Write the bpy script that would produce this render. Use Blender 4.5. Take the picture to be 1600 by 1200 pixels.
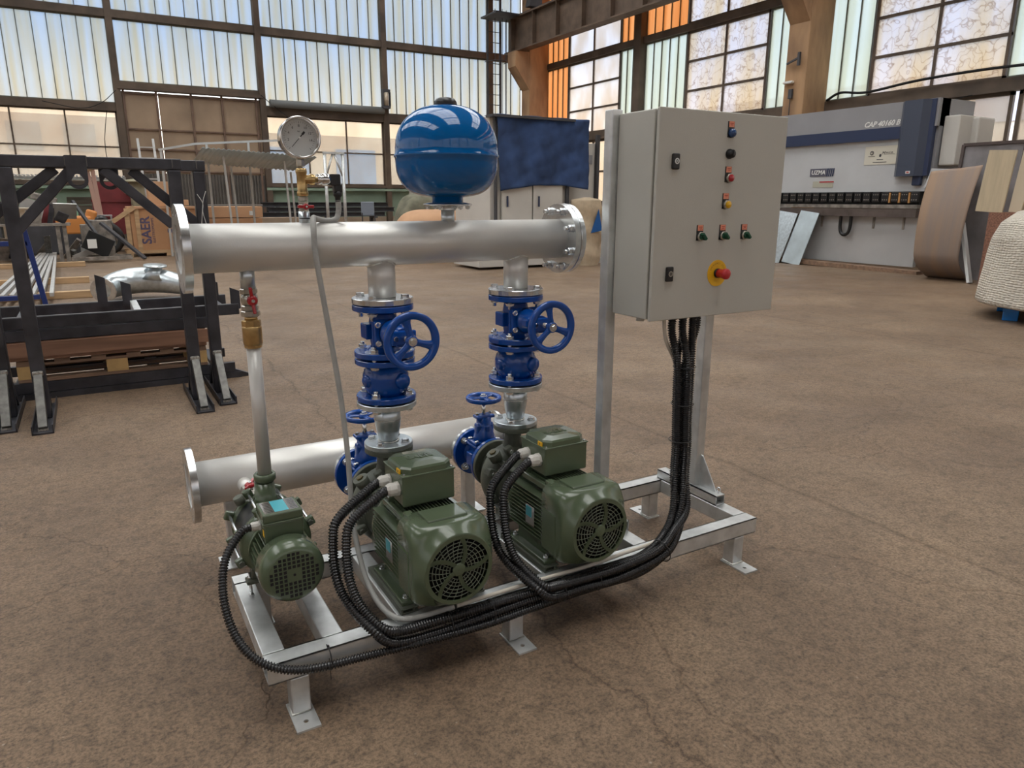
import bpy, bmesh, math, random
from mathutils import Vector, Matrix, Quaternion
PI = math.pi
random.seed(7)
for o in list(bpy.data.objects): bpy.data.objects.remove(o)
S = bpy.context.scene
COL = S.collection

# ---------------------------------------------------------------- camera
def make_camera():
    yaw, pitch, roll = 0.5257, -0.251, 0.0023
    f = Vector((math.sin(yaw)*math.cos(pitch), math.cos(yaw)*math.cos(pitch), math.sin(pitch)))
    r = Vector((math.cos(yaw), -math.sin(yaw), 0)); u = r.cross(f)
    r2 = r*math.cos(roll)+u*math.sin(roll); u2 = u*math.cos(roll)-r*math.sin(roll)
    cd = bpy.data.cameras.new('camera'); co = bpy.data.objects.new('camera', cd); COL.objects.link(co)
    cd.sensor_fit = 'HORIZONTAL'; cd.sensor_width = 36.0; cd.lens = 36.0*1119.54/1600
    m = Matrix((r2, u2, -f)).transposed().to_4x4(); m.translation = Vector((-0.2701, -1.7594, 1.3839))
    co.matrix_world = m; cd.clip_end = 400; cd.clip_start = .05
    S.camera = co
make_camera()

# ---------------------------------------------------------------- world: pale cloudy sky, warm and white low down, blue above
w = bpy.data.worlds.new('sky'); S.world = w; w.use_nodes = True
nt = w.node_tree; nt.nodes.clear()
o_ = nt.nodes.new('ShaderNodeOutputWorld'); bg = nt.nodes.new('ShaderNodeBackground')
tc = nt.nodes.new('ShaderNodeTexCoord'); sx = nt.nodes.new('ShaderNodeSeparateXYZ'); cr = nt.nodes.new('ShaderNodeValToRGB')
nt.links.new(tc.outputs['Generated'], sx.inputs[0]); nt.links.new(sx.outputs[2], cr.inputs[0])
nt.links.new(cr.outputs[0], bg.inputs[0]); nt.links.new(bg.outputs[0], o_.inputs[0])
e = cr.color_ramp.elements
e[0].position = 0.0; e[0].color = (.70, .61, .50, 1)
e[1].position = 1.0; e[1].color = (1.25, 1.22, 1.16, 1)
for p, c in ((.085, (.74, .67, .56, 1)), (.13, (.60, .66, .70, 1)), (.185, (.30, .47, .74, 1)), (.27, (.32, .50, .78, 1)), (.45, (1.0, 1.0, 1.0, 1))):
    q = e.new(p); q.color = c
bg.inputs[1].default_value = 2.6
S.view_settings.view_transform = 'Standard'; S.view_settings.look = 'None'
S.view_settings.gamma = 1; S.view_settings.use_curve_mapping = False
S.view_settings.exposure = 1.26
S.cycles.max_bounces = 10; S.cycles.transparent_max_bounces = 16
S.cycles.sample_clamp_indirect = 6.0

# ---------------------------------------------------------------- materials
MATS = {}
def mat(name, col, rough=.5, metal=0.0, noise=0.0, nscale=12.0, bump=0.0, bscale=60.0, col2=None, stretch=None, spec=.5, coat=0.0):
    if name in MATS: return MATS[name]
    m = bpy.data.materials.new(name); m.use_nodes = True; n = m.node_tree; b = n.nodes['Principled BSDF']
    b.inputs['Base Color'].default_value = (*col, 1); b.inputs['Roughness'].default_value = rough
    b.inputs['Metallic'].default_value = metal; b.inputs['Specular IOR Level'].default_value = spec
    if coat: b.inputs['Coat Weight'].default_value = coat; b.inputs['Coat Roughness'].default_value = .06
    t = n.nodes.new('ShaderNodeTexCoord'); mp = n.nodes.new('ShaderNodeMapping'); n.links.new(t.outputs['Object'], mp.inputs[0])
    if stretch: mp.inputs['Scale'].default_value = stretch
    if noise or col2:
        nz = n.nodes.new('ShaderNodeTexNoise'); nz.inputs['Scale'].default_value = nscale; nz.inputs['Detail'].default_value = 6
        n.links.new(mp.outputs[0], nz.inputs['Vector'])
        r = n.nodes.new('ShaderNodeValToRGB'); n.links.new(nz.outputs[0], r.inputs[0])
        c2 = col2 if col2 else tuple(max(0, c*(1-noise)) for c in col)
        c1 = col if col2 else tuple(min(1, c*(1+noise*.6)) for c in col)
        r.color_ramp.elements[0].position = .35; r.color_ramp.elements[0].color = (*c2, 1)
        r.color_ramp.elements[1].position = .65; r.color_ramp.elements[1].color = (*c1, 1)
        n.links.new(r.outputs[0], b.inputs['Base Color'])
    if bump:
        nb = n.nodes.new('ShaderNodeTexNoise'); nb.inputs['Scale'].default_value = bscale; nb.inputs['Detail'].default_value = 4
        n.links.new(mp.outputs[0], nb.inputs['Vector'])
        bp = n.nodes.new('ShaderNodeBump'); bp.inputs['Strength'].default_value = bump; bp.inputs['Distance'].default_value = .01
        n.links.new(nb.outputs[0], bp.inputs['Height']); n.links.new(bp.outputs[0], b.inputs['Normal'])
    MATS[name] = m; return m

galv = mat('galvanised steel', (.66, .68, .68), .38, .62, .16, 14, .05, 90)
galv_pale = mat('satin zinc painted steel', (.50, .50, .49), .45, .5, .1, 5)
zinc = mat('bright zinc plating', (.74, .76, .77), .24, .95, .12, 30)
zinc_blue = mat('bluish zinc plating', (.60, .66, .69), .3, .85, .15, 20)
silver = mat('silver painted steel', (.68, .67, .64), .40, .45, .05, 6, .03, 250)
inox = mat('stainless steel', (.7, .69, .67), .2, 1.0)
blue_e = mat('deep blue enamel', (.003, .066, .33), .22, 0, .08, 20, .02, 120, coat=.2)
tank_b = mat('glossy blue paint', (.003, .105, .33), .07, 0, coat=.0, spec=.55)
green = mat('dark olive green paint', (.088, .118, .070), .25, 0, .06, 9, .02, 250, coat=.3)
green_d = mat('dull green cast iron', (.098, .108, .082), .5, 0, .15, 15, .15, 120)
black = mat('black plastic', (.012, .012, .013), .38)
black_m = mat('matt black', (.006, .006, .006), .8)
conduit_m = mat('black corrugated plastic', (.016, .016, .017), .22)
grey_duct = mat('grey flexible conduit', (.38, .38, .36), .5, 0, .08, 30)
beige_duct = mat('ivory cable sheath', (.62, .57, .49), .5)
gland_m = mat('pale grey nylon', (.60, .58, .54), .45)
brass = mat('brass', (.55, .38, .17), .28, .95, .15, 40)
nickel = mat('nickel plated brass', (.50, .48, .43), .28, .9, .15, 30)
red_p = mat('red coated handle', (.38, .008, .014), .3, coat=.4)
gasket = mat('black rubber', (.012, .012, .012), .7)
cab_m = mat('light grey textured enamel', (.50, .49, .44), .42, 0, .02, 8, .10, 420)
cab_side = cab_m
white_p = mat('white label', (.72, .72, .70), .5)
peach = mat('salmon label', (.85, .32, .20), .5)
yellow = mat('yellow label', (.80, .45, .01), .45)
cyan = mat('cyan label', (.07, .42, .50), .4)
txt_red = mat('dark red print', (.45, .05, .04), .5)
dark_txt = mat('dark print', (.03, .03, .04), .5)
cap_blue = mat('blue lens', (.01, .05, .16), .25, coat=.5)
cap_red = mat('red lens', (.42, .01, .02), .3, coat=.5)
cap_yel = mat('amber lens', (.75, .42, .01), .3, coat=.5)
cap_grn = mat('green knob plastic', (.005, .07, .035), .3)
red_ms = mat('red mushroom plastic', (.5, .025, .03), .35)
blk_steel = mat('black mill scale steel', (.060, .060, .070), .40, .45, .35, 7, .05, 60)
bare_steel = mat('ground bare steel', (.14, .135, .125), .42, .5, .3, 25)
brown_st = mat('brown painted steel', (.115, .075, .05), .62, 0, .3, 2.5)
rail_m = mat('dusty brown window steel', (.10, .07, .048), .65, 0, .35, 1.5)
dark_st = mat('dark grey steel', (.055, .055, .062), .55, 0, .2, 3)
concrete_c = mat('tan concrete column', (.44, .27, .145), .85, 0, 0, 2.2, .4, 12, col2=(.25, .15, .085), stretch=(1, 1, .35))
wood = mat('pine wood', (.50, .33, .18), .7, 0, .2, 5, .1, 40, stretch=(.3, 3, 3))
wood_d = mat('weathered pallet wood', (.25, .155, .10), .75, 0, .3, 5, .1, 40, stretch=(.3, 3, 3))
wood_y = mat('yellow pine block', (.55, .36, .15), .7, 0, .2, 9)
card = mat('brown cardboard', (.47, .25, .125), .75, 0, .08, 2)
card2 = mat('light cardboard', (.55, .32, .18), .75, 0, .1, 2)
navy_txt = mat('faded navy print', (.10, .08, .14), .7)
cloth_b = mat('navy blue cloth', (.032, .064, .16), .95, 0, .35, 2.2, .5, 18)
white_mach = mat('off white machine paint', (.56, .54, .50), .45, 0, .05, 2)
grey_mach = mat('light grey machine paint', (.50, .51, .52), .4, 0, .06, 1.5)
grey2_mach = mat('mid grey machine paint', (.27, .27, .285), .45, 0, .06, 1.5)
navy_mach = mat('navy machine paint', (.022, .035, .085), .4)
navy2 = mat('slate navy paint', (.05, .062, .095), .4)
sack_m = mat('beige woven sack', (.50, .40, .28), .85, 0, .15, 6, .4, 30)
brown_sheet = mat('brown stained steel sheet', (.33, .22, .145), .6, 0, 0, 2.2, .1, 20, col2=(.24, .19, .165), stretch=(.6, 2.2, .18))
blot_st = mat('blotchy grey steel sheet', (.27, .25, .26), .5, .2, 0, 2.0, .05, 10, col2=(.16, .15, .15))
ply = mat('pale laminated board', (.50, .41, .28), .6, 0, .1, 6, stretch=(1, 3, .3))
bag_m = mat('woven white tank wrap', (.62, .57, .49), .8, 0, .06, 8)
foot_b = mat('bright blue wrapped foot', (.01, .20, .62), .25)
corr_b = mat('pale blue corrugated sheet', (.50, .62, .70), .35, .3)
corr_d = mat('dark corrugated cladding', (.13, .115, .10), .6, .2, .2, 2)
door_m = mat('dusty brown door sheet', (.34, .245, .165), .75, 0, .22, .8)
green_wall = mat('pale green paint', (.24, .32, .24), .8, 0, .2, 1)
green_bin = mat('mint green paint', (.30, .55, .36), .6)
beige_wall = mat('dirty beige plaster', (.36, .27, .19), .85, 0, .2, 1)
red_bin = mat('dull red paint', (.22, .035, .04), .6, 0, .25, 2)
orange_m = mat('orange machine paint', (.62, .24, .06), .5)
royal = mat('royal blue paint', (.01, .03, .16), .45)
white_fab = mat('white enamel', (.7, .72, .72), .4)
grey_seat = mat('grey plastic seat', (.22, .25, .30), .6)
scrap_m = mat('grey scrap steel', (.28, .25, .22), .6, .4, .4, 8)

def translucent(name, tint, streak, clear=.38, scale=(7, 7, .35), veins=None):
    """weathered glazing: part of the daylight passes straight, part is scattered"""
    tint = tuple(c**.5 for c in tint); streak = tuple(c**.5 for c in streak)      # light crosses the two faces of a sheet
    m = bpy.data.materials.new(name); m.use_nodes = True; n = m.node_tree; n.nodes.clear()
    o = n.nodes.new('ShaderNodeOutputMaterial'); tr = n.nodes.new('ShaderNodeBsdfTransparent'); tl = n.nodes.new('ShaderNodeBsdfTranslucent')
    df = n.nodes.new('ShaderNodeBsdfDiffuse'); mx = n.nodes.new('ShaderNodeMixShader'); mx2 = n.nodes.new('ShaderNodeMixShader')
    t = n.nodes.new('ShaderNodeTexCoord'); mp = n.nodes.new('ShaderNodeMapping'); mp.inputs['Scale'].default_value = scale
    nz = n.nodes.new('ShaderNodeTexNoise'); nz.inputs['Scale'].default_value = .5; nz.inputs['Detail'].default_value = 5
    r = n.nodes.new('ShaderNodeValToRGB')
    n.links.new(t.outputs['Object'], mp.inputs[0]); n.links.new(mp.outputs[0], nz.inputs['Vector']); n.links.new(nz.outputs[0], r.inputs[0])
    r.color_ramp.elements[0].position = .36; r.color_ramp.elements[0].color = (*streak, 1)
    r.color_ramp.elements[1].position = .60; r.color_ramp.elements[1].color = (*tint, 1)
    src = r.outputs[0]
    if veins:
        vn = n.nodes.new('ShaderNodeTexVoronoi'); vn.feature = 'DISTANCE_TO_EDGE'; vn.inputs['Scale'].default_value = veins
        nd = n.nodes.new('ShaderNodeTexNoise'); nd.inputs['Scale'].default_value = 2.5; n.links.new(t.outputs['Object'], nd.inputs['Vector'])
        va = n.nodes.new('ShaderNodeVectorMath'); va.operation = 'ADD'; n.links.new(t.outputs['Object'], va.inputs[0]); n.links.new(nd.outputs[1], va.inputs[1])
        n.links.new(va.outputs[0], vn.inputs['Vector'])
        vr = n.nodes.new('ShaderNodeValToRGB'); n.links.new(vn.outputs[0], vr.inputs[0])
        vr.color_ramp.elements[0].color = (.72, .66, .62, 1); vr.color_ramp.elements[1].position = .05; vr.color_ramp.elements[1].color = (1, 1, 1, 1)
        ml = n.nodes.new('ShaderNodeMix'); ml.data_type = 'RGBA'; ml.blend_type = 'MULTIPLY'; ml.inputs[0].default_value = 1
        n.links.new(src, ml.inputs[6]); n.links.new(vr.outputs[0], ml.inputs[7]); src = ml.outputs[2]
    for s in (tr, tl): n.links.new(src, s.inputs[0])
    df.inputs[0].default_value = (.35, .30, .25, 1)
    n.links.new(tr.outputs[0], mx.inputs[1]); n.links.new(tl.outputs[0], mx.inputs[2]); mx.inputs[0].default_value = 1-clear
    n.links.new(mx.outputs[0], mx2.inputs[1]); n.links.new(df.outputs[0], mx2.inputs[2]); mx2.inputs[0].default_value = .08
    n.links.new(mx2.outputs[0], o.inputs[0]); MATS[name] = m; return m
glaze = translucent('wired ribbed glazing', (0.228, 0.241, 0.254), (0.228, 0.194, 0.133), .72)
glaze_p = translucent('dirty pane', (0.378, 0.342, 0.324), (0.306, 0.243, 0.189), .62, (3, 3, 1.5))
glaze_l = translucent('low dirty pane', (0.368, 0.328, 0.272), (0.304, 0.240, 0.184), .8, (1.2, 1.2, .8))
glaze_v = translucent('crazed pane', (0.327, 0.301, 0.305), (0.292, 0.224, 0.146), .55, (3, 3, .5), veins=3.0)
glaze_o = translucent('orange translucent sheet', (0.408, 0.157, 0.051), (0.323, 0.102, 0.025), .5, (6, 6, .3))
glaze_t = translucent('pale green translucent sheet', (0.306, 0.336, 0.306), (0.255, 0.264, 0.196), .45, (5, 5, .2))
glaze_roof = translucent('rooflight sheet', (.90, .92, .94), (.82, .82, .80), .85)

# ---------------------------------------------------------------- mesh helpers
class MB:
    def __init__(s): s.bm = bmesh.new(); s.mats = []; s.cur = 0
    def use(s, m):
        if m not in s.mats: s.mats.append(m)
        s.cur = s.mats.index(m); return s
    def _f(s, vs, smooth=False):
        try: f = s.bm.faces.new(vs)
        except ValueError: return
        f.material_index = s.cur; f.smooth = smooth; return f
    def box(s, c, d, rot=None, bev=0.0):
        c = Vector(c); hx, hy, hz = d[0]/2, d[1]/2, d[2]/2
        R = rot.to_matrix() if isinstance(rot, Quaternion) else (rot if rot is not None else Matrix.Identity(3))
        n0 = len(s.bm.verts)
        if bev <= 0:
            v = [s.bm.verts.new(c+R@Vector((x*hx, y*hy, z*hz))) for x in (-1, 1) for y in (-1, 1) for z in (-1, 1)]
            for q in ((0, 1, 3, 2), (4, 6, 7, 5), (0, 4, 5, 1), (2, 3, 7, 6), (0, 2, 6, 4), (1, 5, 7, 3)): s._f([v[i] for i in q])
        else:
            b = min(bev, hx*.95, hy*.95, hz*.95)
            tmp = bmesh.new(); bmesh.ops.create_cube(tmp, size=1)
            for q in tmp.verts: q.co = Vector((q.co.x*2*hx, q.co.y*2*hy, q.co.z*2*hz))
            bmesh.ops.bevel(tmp, geom=list(tmp.edges), offset=b, segments=2, profile=.5, affect='EDGES')
            mp = {q: s.bm.verts.new(c+R@q.co) for q in tmp.verts}
            for f in tmp.faces: s._f([mp[q] for q in f.verts], False)
            tmp.free()
        return s
    def bar(s, p0, p1, wd, ht, up=(0, 0, 1), bev=0.0):
        p0, p1 = Vector(p0), Vector(p1); d = (p1-p0); L = d.length; d.normalize(); up = Vector(up)
        if abs(d.dot(up)) > .98: up = Vector((0, 1, 0))
        x = d.cross(up).normalized(); z = x.cross(d)
        s.box((p0+p1)/2, (wd, L, ht), Matrix((x, d, z)).transposed(), bev); return s
    def lathe(s, prof, org=(0, 0, 0), axis=(0, 0, 1), seg=32, smooth=True, cap=True, closed=False, sharp=False):
        org = Vector(org); a = Vector(axis).normalized(); t = Vector((1, 0, 0)) if abs(a.x) < .9 else Vector((0, 1, 0))
        u = a.cross(t).normalized(); v = a.cross(u); rings = []
        for r, h in prof:
            rings.append([s.bm.verts.new(org+a*h+(u*math.cos(2*PI*k/seg)+v*math.sin(2*PI*k/seg))*r) for k in range(seg)] if r > 1e-6 else [s.bm.verts.new(org+a*h)])
        n = len(rings); rng = range(n if closed else n-1)
        for i in rng:
            A, B = rings[i], rings[(i+1) % n]
            for k in range(seg):
                k2 = (k+1) % seg
                if len(A) == 1 and len(B) == 1: continue
                if len(A) == 1: s._f([A[0], B[k2], B[k]], smooth)
                elif len(B) == 1: s._f([A[k], A[k2], B[0]], smooth)
                else: s._f([A[k], A[k2], B[k2], B[k]], smooth)
        if cap and not closed:
            for ring, rev in ((rings[0], True), (rings[-1], False)):
                if len(ring) > 2: s._f(list(reversed(ring)) if rev else ring, False)
        return s
    def cyl(s, p0, p1, r, r2=None, seg=24, smooth=True):
        p0, p1 = Vector(p0), Vector(p1); d = p1-p0
        return s.lathe([(r, 0), (r if r2 is None else r2, d.length)], p0, d, seg, smooth)
    def ring(s, c, axis, ro, ri, th, seg=40, bev=.0015):
        """flat washer / flange with a real bore, starting at c and growing along axis"""
        b = bev
        return s.lathe([(ri, 0), (ro-b, 0), (ro, b), (ro, th-b), (ro-b, th), (ri, th)], c, axis, seg, False, False, True)
    def hexa(s, c, axis, r, h, seg=6):
        return s.lathe([(r*.9, 0), (r, h*.12), (r, h*.85), (r*.88, h)], c, axis, seg, False)
    def tube(s, pts, r, seg=10, closed=False, smooth=True, ripple=0.0, rr=None):
        pts = [Vector(p) for p in pts]; n = len(pts); rings = []
        T = [(pts[(i+1) % n]-pts[i-1] if closed else pts[min(i+1, n-1)]-pts[max(i-1, 0)]).normalized() for i in range(n)]
        ref = Vector((0, 0, 1)) if abs(T[0].z) < .9 else Vector((1, 0, 0)); u = T[0].cross(ref).normalized()
        for i in range(n):
            u = (u-T[i]*u.dot(T[i])).normalized(); v = T[i].cross(u)
            q = (rr[i] if rr else r)+(ripple if i % 4 in (2, 3) else 0)
            rings.append([s.bm.verts.new(pts[i]+(u*math.cos(2*PI*k/seg)+v*math.sin(2*PI*k/seg))*q) for k in range(seg)])
        for i in range(n if closed else n-1):
            A, B = rings[i], rings[(i+1) % n]
            for k in range(seg): s._f([A[k], A[(k+1) % seg], B[(k+1) % seg], B[k]], smooth)
        if not closed: s._f(list(reversed(rings[0]))); s._f(rings[-1])
        return s
    def prism(s, poly, org, ux, uy, th, smooth=False):
        """polygon in the plane (ux, uy) at org, grown by th along ux x uy"""
        org, ux, uy = Vector(org), Vector(ux), Vector(uy); nrm = ux.cross(uy).normalized()
        a = [s.bm.verts.new(org+ux*p[0]+uy*p[1]) for p in poly]; b = [s.bm.verts.new(v.co+nrm*th) for v in a]
        s._f(list(reversed(a))); s._f(b)
        for i in range(len(a)): j = (i+1) % len(a); s._f([a[i], a[j], b[j], b[i]], smooth)
        return s
    def sphere(s, c, r, seg=16, squash=(1, 1, 1)):
        pr = [(max(0, math.sin(PI*i/seg)), -math.cos(PI*i/seg)) for i in range(seg+1)]
        k0 = len(s.bm.verts); s.lathe([(a if 0 < i < seg else 0, h) for i, (a, h) in enumerate(pr)], (0, 0, 0), (0, 0, 1), seg)
        s.bm.verts.ensure_lookup_table()
        for v in s.bm.verts[k0:]: v.co = Vector(c)+Vector((v.co.x*r*squash[0], v.co.y*r*squash[1], v.co.z*r*squash[2]))
        return s
    def grid(s, fn, nu, nv, smooth=True, close_u=False):
        V = [[s.bm.verts.new(Vector(fn(i/(nu if close_u else nu-1), j/(nv-1)))) for j in range(nv)] for i in range(nu)]
        for i in range(nu if close_u else nu-1):
            for j in range(nv-1): s._f([V[i][j], V[(i+1) % nu][j], V[(i+1) % nu][j+1], V[i][j+1]], smooth)
        return s
    def slab(s, fn, nu, nv, th, smooth=True):
        """curved sheet with a real thickness; fn(u, v) -> point"""
        P = [[Vector(fn(i/(nu-1), j/(nv-1))) for j in range(nv)] for i in range(nu)]
        def nrm(i, j):
            a = P[min(i+1, nu-1)][j]-P[max(i-1, 0)][j]; b = P[i][min(j+1, nv-1)]-P[i][max(j-1, 0)]; return a.cross(b).normalized()
        A = [[s.bm.verts.new(P[i][j]) for j in range(nv)] for i in range(nu)]
        B = [[s.bm.verts.new(P[i][j]+nrm(i, j)*th) for j in range(nv)] for i in range(nu)]
        for i in range(nu-1):
            for j in range(nv-1):
                s._f([A[i][j], A[i][j+1], A[i+1][j+1], A[i+1][j]], smooth); s._f([B[i][j], B[i+1][j], B[i+1][j+1], B[i][j+1]], smooth)
        for i in range(nu-1):
            s._f([A[i][0], A[i+1][0], B[i+1][0], B[i][0]]); s._f([A[i][-1], B[i][-1], B[i+1][-1], A[i+1][-1]])
        for j in range(nv-1):
            s._f([A[0][j], B[0][j], B[0][j+1], A[0][j+1]]); s._f([A[-1][j], A[-1][j+1], B[-1][j+1], B[-1][j]])
        return s
    def build(s, name, m=None, parent=None, off=(0, 0, 0)):
        """links the shapes as ONE mesh object; off = world position of the thing's base, taken off the coordinates"""
        bmesh.ops.recalc_face_normals(s.bm, faces=s.bm.faces)
        if off != (0, 0, 0): bmesh.ops.translate(s.bm, verts=s.bm.verts, vec=-Vector(off))
        me = bpy.data.meshes.new(name); s.bm.to_mesh(me); s.bm.free()
        for q in (s.mats or [m]): me.materials.append(q)
        o = bpy.data.objects.new(name, me); COL.objects.link(o)
        if parent is not None: o.parent = parent
        return o

def thing(name, label, cat, loc=(0, 0, 0), rz=0.0, group=None):
    o = bpy.data.objects.new(name, None); COL.objects.link(o); o.location = loc; o.rotation_euler = (0, 0, rz)
    o.empty_display_size = .05; tag(o, label, cat, group); return o
def tag(o, label, cat, group=None, kind=None):
    o['label'] = label; o['category'] = cat
    if group: o['group'] = group
    if kind: o['kind'] = kind
    return o
def struct(o): o['kind'] = 'structure'; return o
def kids(o): return [c for c in COL.objects if c.parent == o]
def copy_tree(o, parent=None):
    c = o.copy(); COL.objects.link(c)
    if parent is not None: c.parent = parent
    for ch in kids(o): copy_tree(ch, c)
    return c
def dup(root, loc, label=None, rz=None, group=None):
    r = copy_tree(root); r.location = loc
    if rz is not None: r.rotation_euler = (0, 0, rz)
    if label: r['label'] = label
    if group: r['group'] = group
    return r
def text_mesh(name, s, size, m, parent, loc, rot, depth=.0006, align='CENTER', shear=0.0, bold=0.0):
    cu = bpy.data.curves.new(name, 'FONT'); cu.body = s; cu.size = size; cu.extrude = depth; cu.align_x = align; cu.align_y = 'CENTER'
    cu.shear = shear; cu.offset = bold; cu.resolution_u = 3
    t = bpy.data.objects.new('t', cu); COL.objects.link(t)
    dg = bpy.context.evaluated_depsgraph_get(); dg.update(); me = bpy.data.meshes.new_from_object(t.evaluated_get(dg))
    bpy.data.objects.remove(t); me.materials.clear(); me.materials.append(m); me.name = name
    o = bpy.data.objects.new(name, me); COL.objects.link(o); o.location = loc; o.rotation_euler = rot
    if parent is not None: o.parent = parent
    return o
def smooth_path(P, n=8):
    """Catmull-Rom through the points"""
    P = [Vector(p) for p in P]; Q = [P[0]*2-P[1]]+P+[P[-1]*2-P[-2]]; out = []
    for i in range(1, len(Q)-2):
        for k in range(n):
            t = k/n; a, b, c, d = Q[i-1], Q[i], Q[i+1], Q[i+2]
            out.append(.5*((2*b)+(c-a)*t+(2*a-5*b+4*c-d)*t*t+(3*b-a-3*c+d)*t**3))
    out.append(P[-1]); return out
def resample(P, step):
    out = [P[0]]; acc = 0.0; need = step
    for a, b in zip(P, P[1:]):
        L = (b-a).length
        while acc+L >= need:
            out.append(a.lerp(b, (need-acc)/L)); need += step
        acc += L
    return out
# ---------------------------------------------------------------- the hall
JX1, JX2 = 2.59, .93
def floor_mat():
    m = bpy.data.materials.new('worn brown concrete floor'); m.use_nodes = True; n = m.node_tree; b = n.nodes['Principled BSDF']; L = n.links
    t = n.nodes.new('ShaderNodeTexCoord')
    def noise(sc, det=6, rough=.6, vec=None, dist=0.0):
        q = n.nodes.new('ShaderNodeTexNoise'); q.inputs['Scale'].default_value = sc; q.inputs['Detail'].default_value = det
        q.inputs['Roughness'].default_value = rough; q.inputs['Distortion'].default_value = dist
        L.new(vec if vec else t.outputs['Object'], q.inputs['Vector']); return q
    def ramp(src, stops):
        r = n.nodes.new('ShaderNodeValToRGB'); L.new(src, r.inputs[0]); e = r.color_ramp.elements
        e[0].position, e[0].color = stops[0][0], (*stops[0][1], 1); e[1].position, e[1].color = stops[-1][0], (*stops[-1][1], 1)
        for p, c in stops[1:-1]: q = e.new(p); q.color = (*c, 1)
        return r.outputs[0]
    def mix(a, c, mode='MULTIPLY', fac=1.0):
        x = n.nodes.new('ShaderNodeMix'); x.data_type = 'RGBA'; x.blend_type = mode
        if isinstance(fac, float): x.inputs[0].default_value = fac
        else: L.new(fac, x.inputs[0])
        L.new(a, x.inputs[6])
        if isinstance(c, tuple): x.inputs[7].default_value = (*c, 1)
        else: L.new(c, x.inputs[7])
        return x.outputs[2]
    base = ramp(noise(.55, 8, .62).outputs[0], [(.30, (.165, .107, .067)), (.5, (.220, .148, .093)), (.70, (.285, .200, .129))])
    blot = ramp(noise(2.6, 7, .65, None, .6).outputs[0], [(.30, (.78, .77, .76)), (.5, (.98, .98, .98)), (.72, (1.10, 1.09, 1.08))])
    grain = ramp(noise(90, 4, .8).outputs[0], [(.38, (.50, .49, .48)), (.56, (1.14, 1.14, 1.14))])
    fine = ramp(noise(22, 8, .8, None, .4).outputs[0], [(.36, (.56, .55, .54)), (.54, (1.06, 1.06, 1.06))])
    c = mix(mix(mix(base, blot), grain), fine)
    # cracks
    nd = noise(1.1, 5, .6); va = n.nodes.new('ShaderNodeVectorMath'); va.operation = 'MULTIPLY_ADD'
    L.new(nd.outputs[1], va.inputs[0]); va.inputs[1].default_value = (1.2, 1.2, 0); L.new(t.outputs['Object'], va.inputs[2])
    vo = n.nodes.new('ShaderNodeTexVoronoi'); vo.feature = 'DISTANCE_TO_EDGE'; vo.inputs['Scale'].default_value = .42; L.new(va.outputs[0], vo.inputs['Vector'])
    ck = ramp(vo.outputs[0], [(.0, (.72, .69, .66)), (.0014, (.84, .82, .80)), (.003, (1, 1, 1))])
    c = mix(c, ck)
    # two joints running down the hall, broken by dirt
    sp_ = n.nodes.new('ShaderNodeSeparateXYZ'); L.new(t.outputs['Object'], sp_.inputs[0]); jn = noise(1.6, 7, .7)
    for x0, wd, am, dark in ((JX1, .030, .10, (.62, .58, .54)), (JX2, .016, .34, (.42, .39, .36)), (-4.2, .03, .1, (.6, .57, .53)), (6.9, .03, .1, (.6, .57, .53))):
        m1 = n.nodes.new('ShaderNodeMath'); m1.operation = 'MULTIPLY_ADD'; L.new(jn.outputs[0], m1.inputs[0]); m1.inputs[1].default_value = am; L.new(sp_.outputs[0], m1.inputs[2])
        m2 = n.nodes.new('ShaderNodeMath'); m2.operation = 'SUBTRACT'; L.new(m1.outputs[0], m2.inputs[0]); m2.inputs[1].default_value = x0+am*.5
        m3 = n.nodes.new('ShaderNodeMath'); m3.operation = 'ABSOLUTE'; L.new(m2.outputs[0], m3.inputs[0])
        c = mix(c, ramp(m3.outputs[0], [(0, dark), (wd*.35, (.86, .84, .81)), (wd, (1, 1, 1))]))
    # pale specks of grit
    v2 = n.nodes.new('ShaderNodeTexVoronoi'); v2.inputs['Scale'].default_value = 16; L.new(t.outputs['Object'], v2.inputs['Vector'])
    sp = ramp(v2.outputs[0], [(.0, (1, 1, 1)), (.045, (1, 1, 1)), (.075, (0, 0, 0))])
    ns = ramp(noise(1.6).outputs[0], [(.50, (0, 0, 0)), (.66, (1, 1, 1))])
    c = mix(c, (.50, .43, .35), 'MIX', mix(sp, ns))
    L.new(c, b.inputs['Base Color'])
    rr = ramp(noise(1.2, 6).outputs[0], [(.3, (.42, .42, .42)), (.7, (.68, .68, .68))]); L.new(rr, b.inputs['Roughness'])
    b.inputs['Specular IOR Level'].default_value = .5
    h1 = noise(18, 10, .8); bp = n.nodes.new('ShaderNodeBump'); bp.inputs['Strength'].default_value = .75; bp.inputs['Distance'].default_value = .012
    L.new(h1.outputs[0], bp.inputs['Height'])
    bp2 = n.nodes.new('ShaderNodeBump'); bp2.inputs['Strength'].default_value = .8; bp2.inputs['Distance'].default_value = .01
    L.new(ck, bp2.inputs['Height']); L.new(bp.outputs[0], bp2.inputs['Normal']); L.new(bp2.outputs[0], b.inputs['Normal'])
    return m
XL, XR, YF, YB, ZC = -13.0, 16.2, -13.0, 26.0, 11.0
fl = MB().use(floor_mat()); fl.box(((XL+XR)/2, (YF+YB)/2, -.1), (XR-XL+1.6, YB-YF+1.6, .2)); struct(fl.build('floor'))

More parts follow.
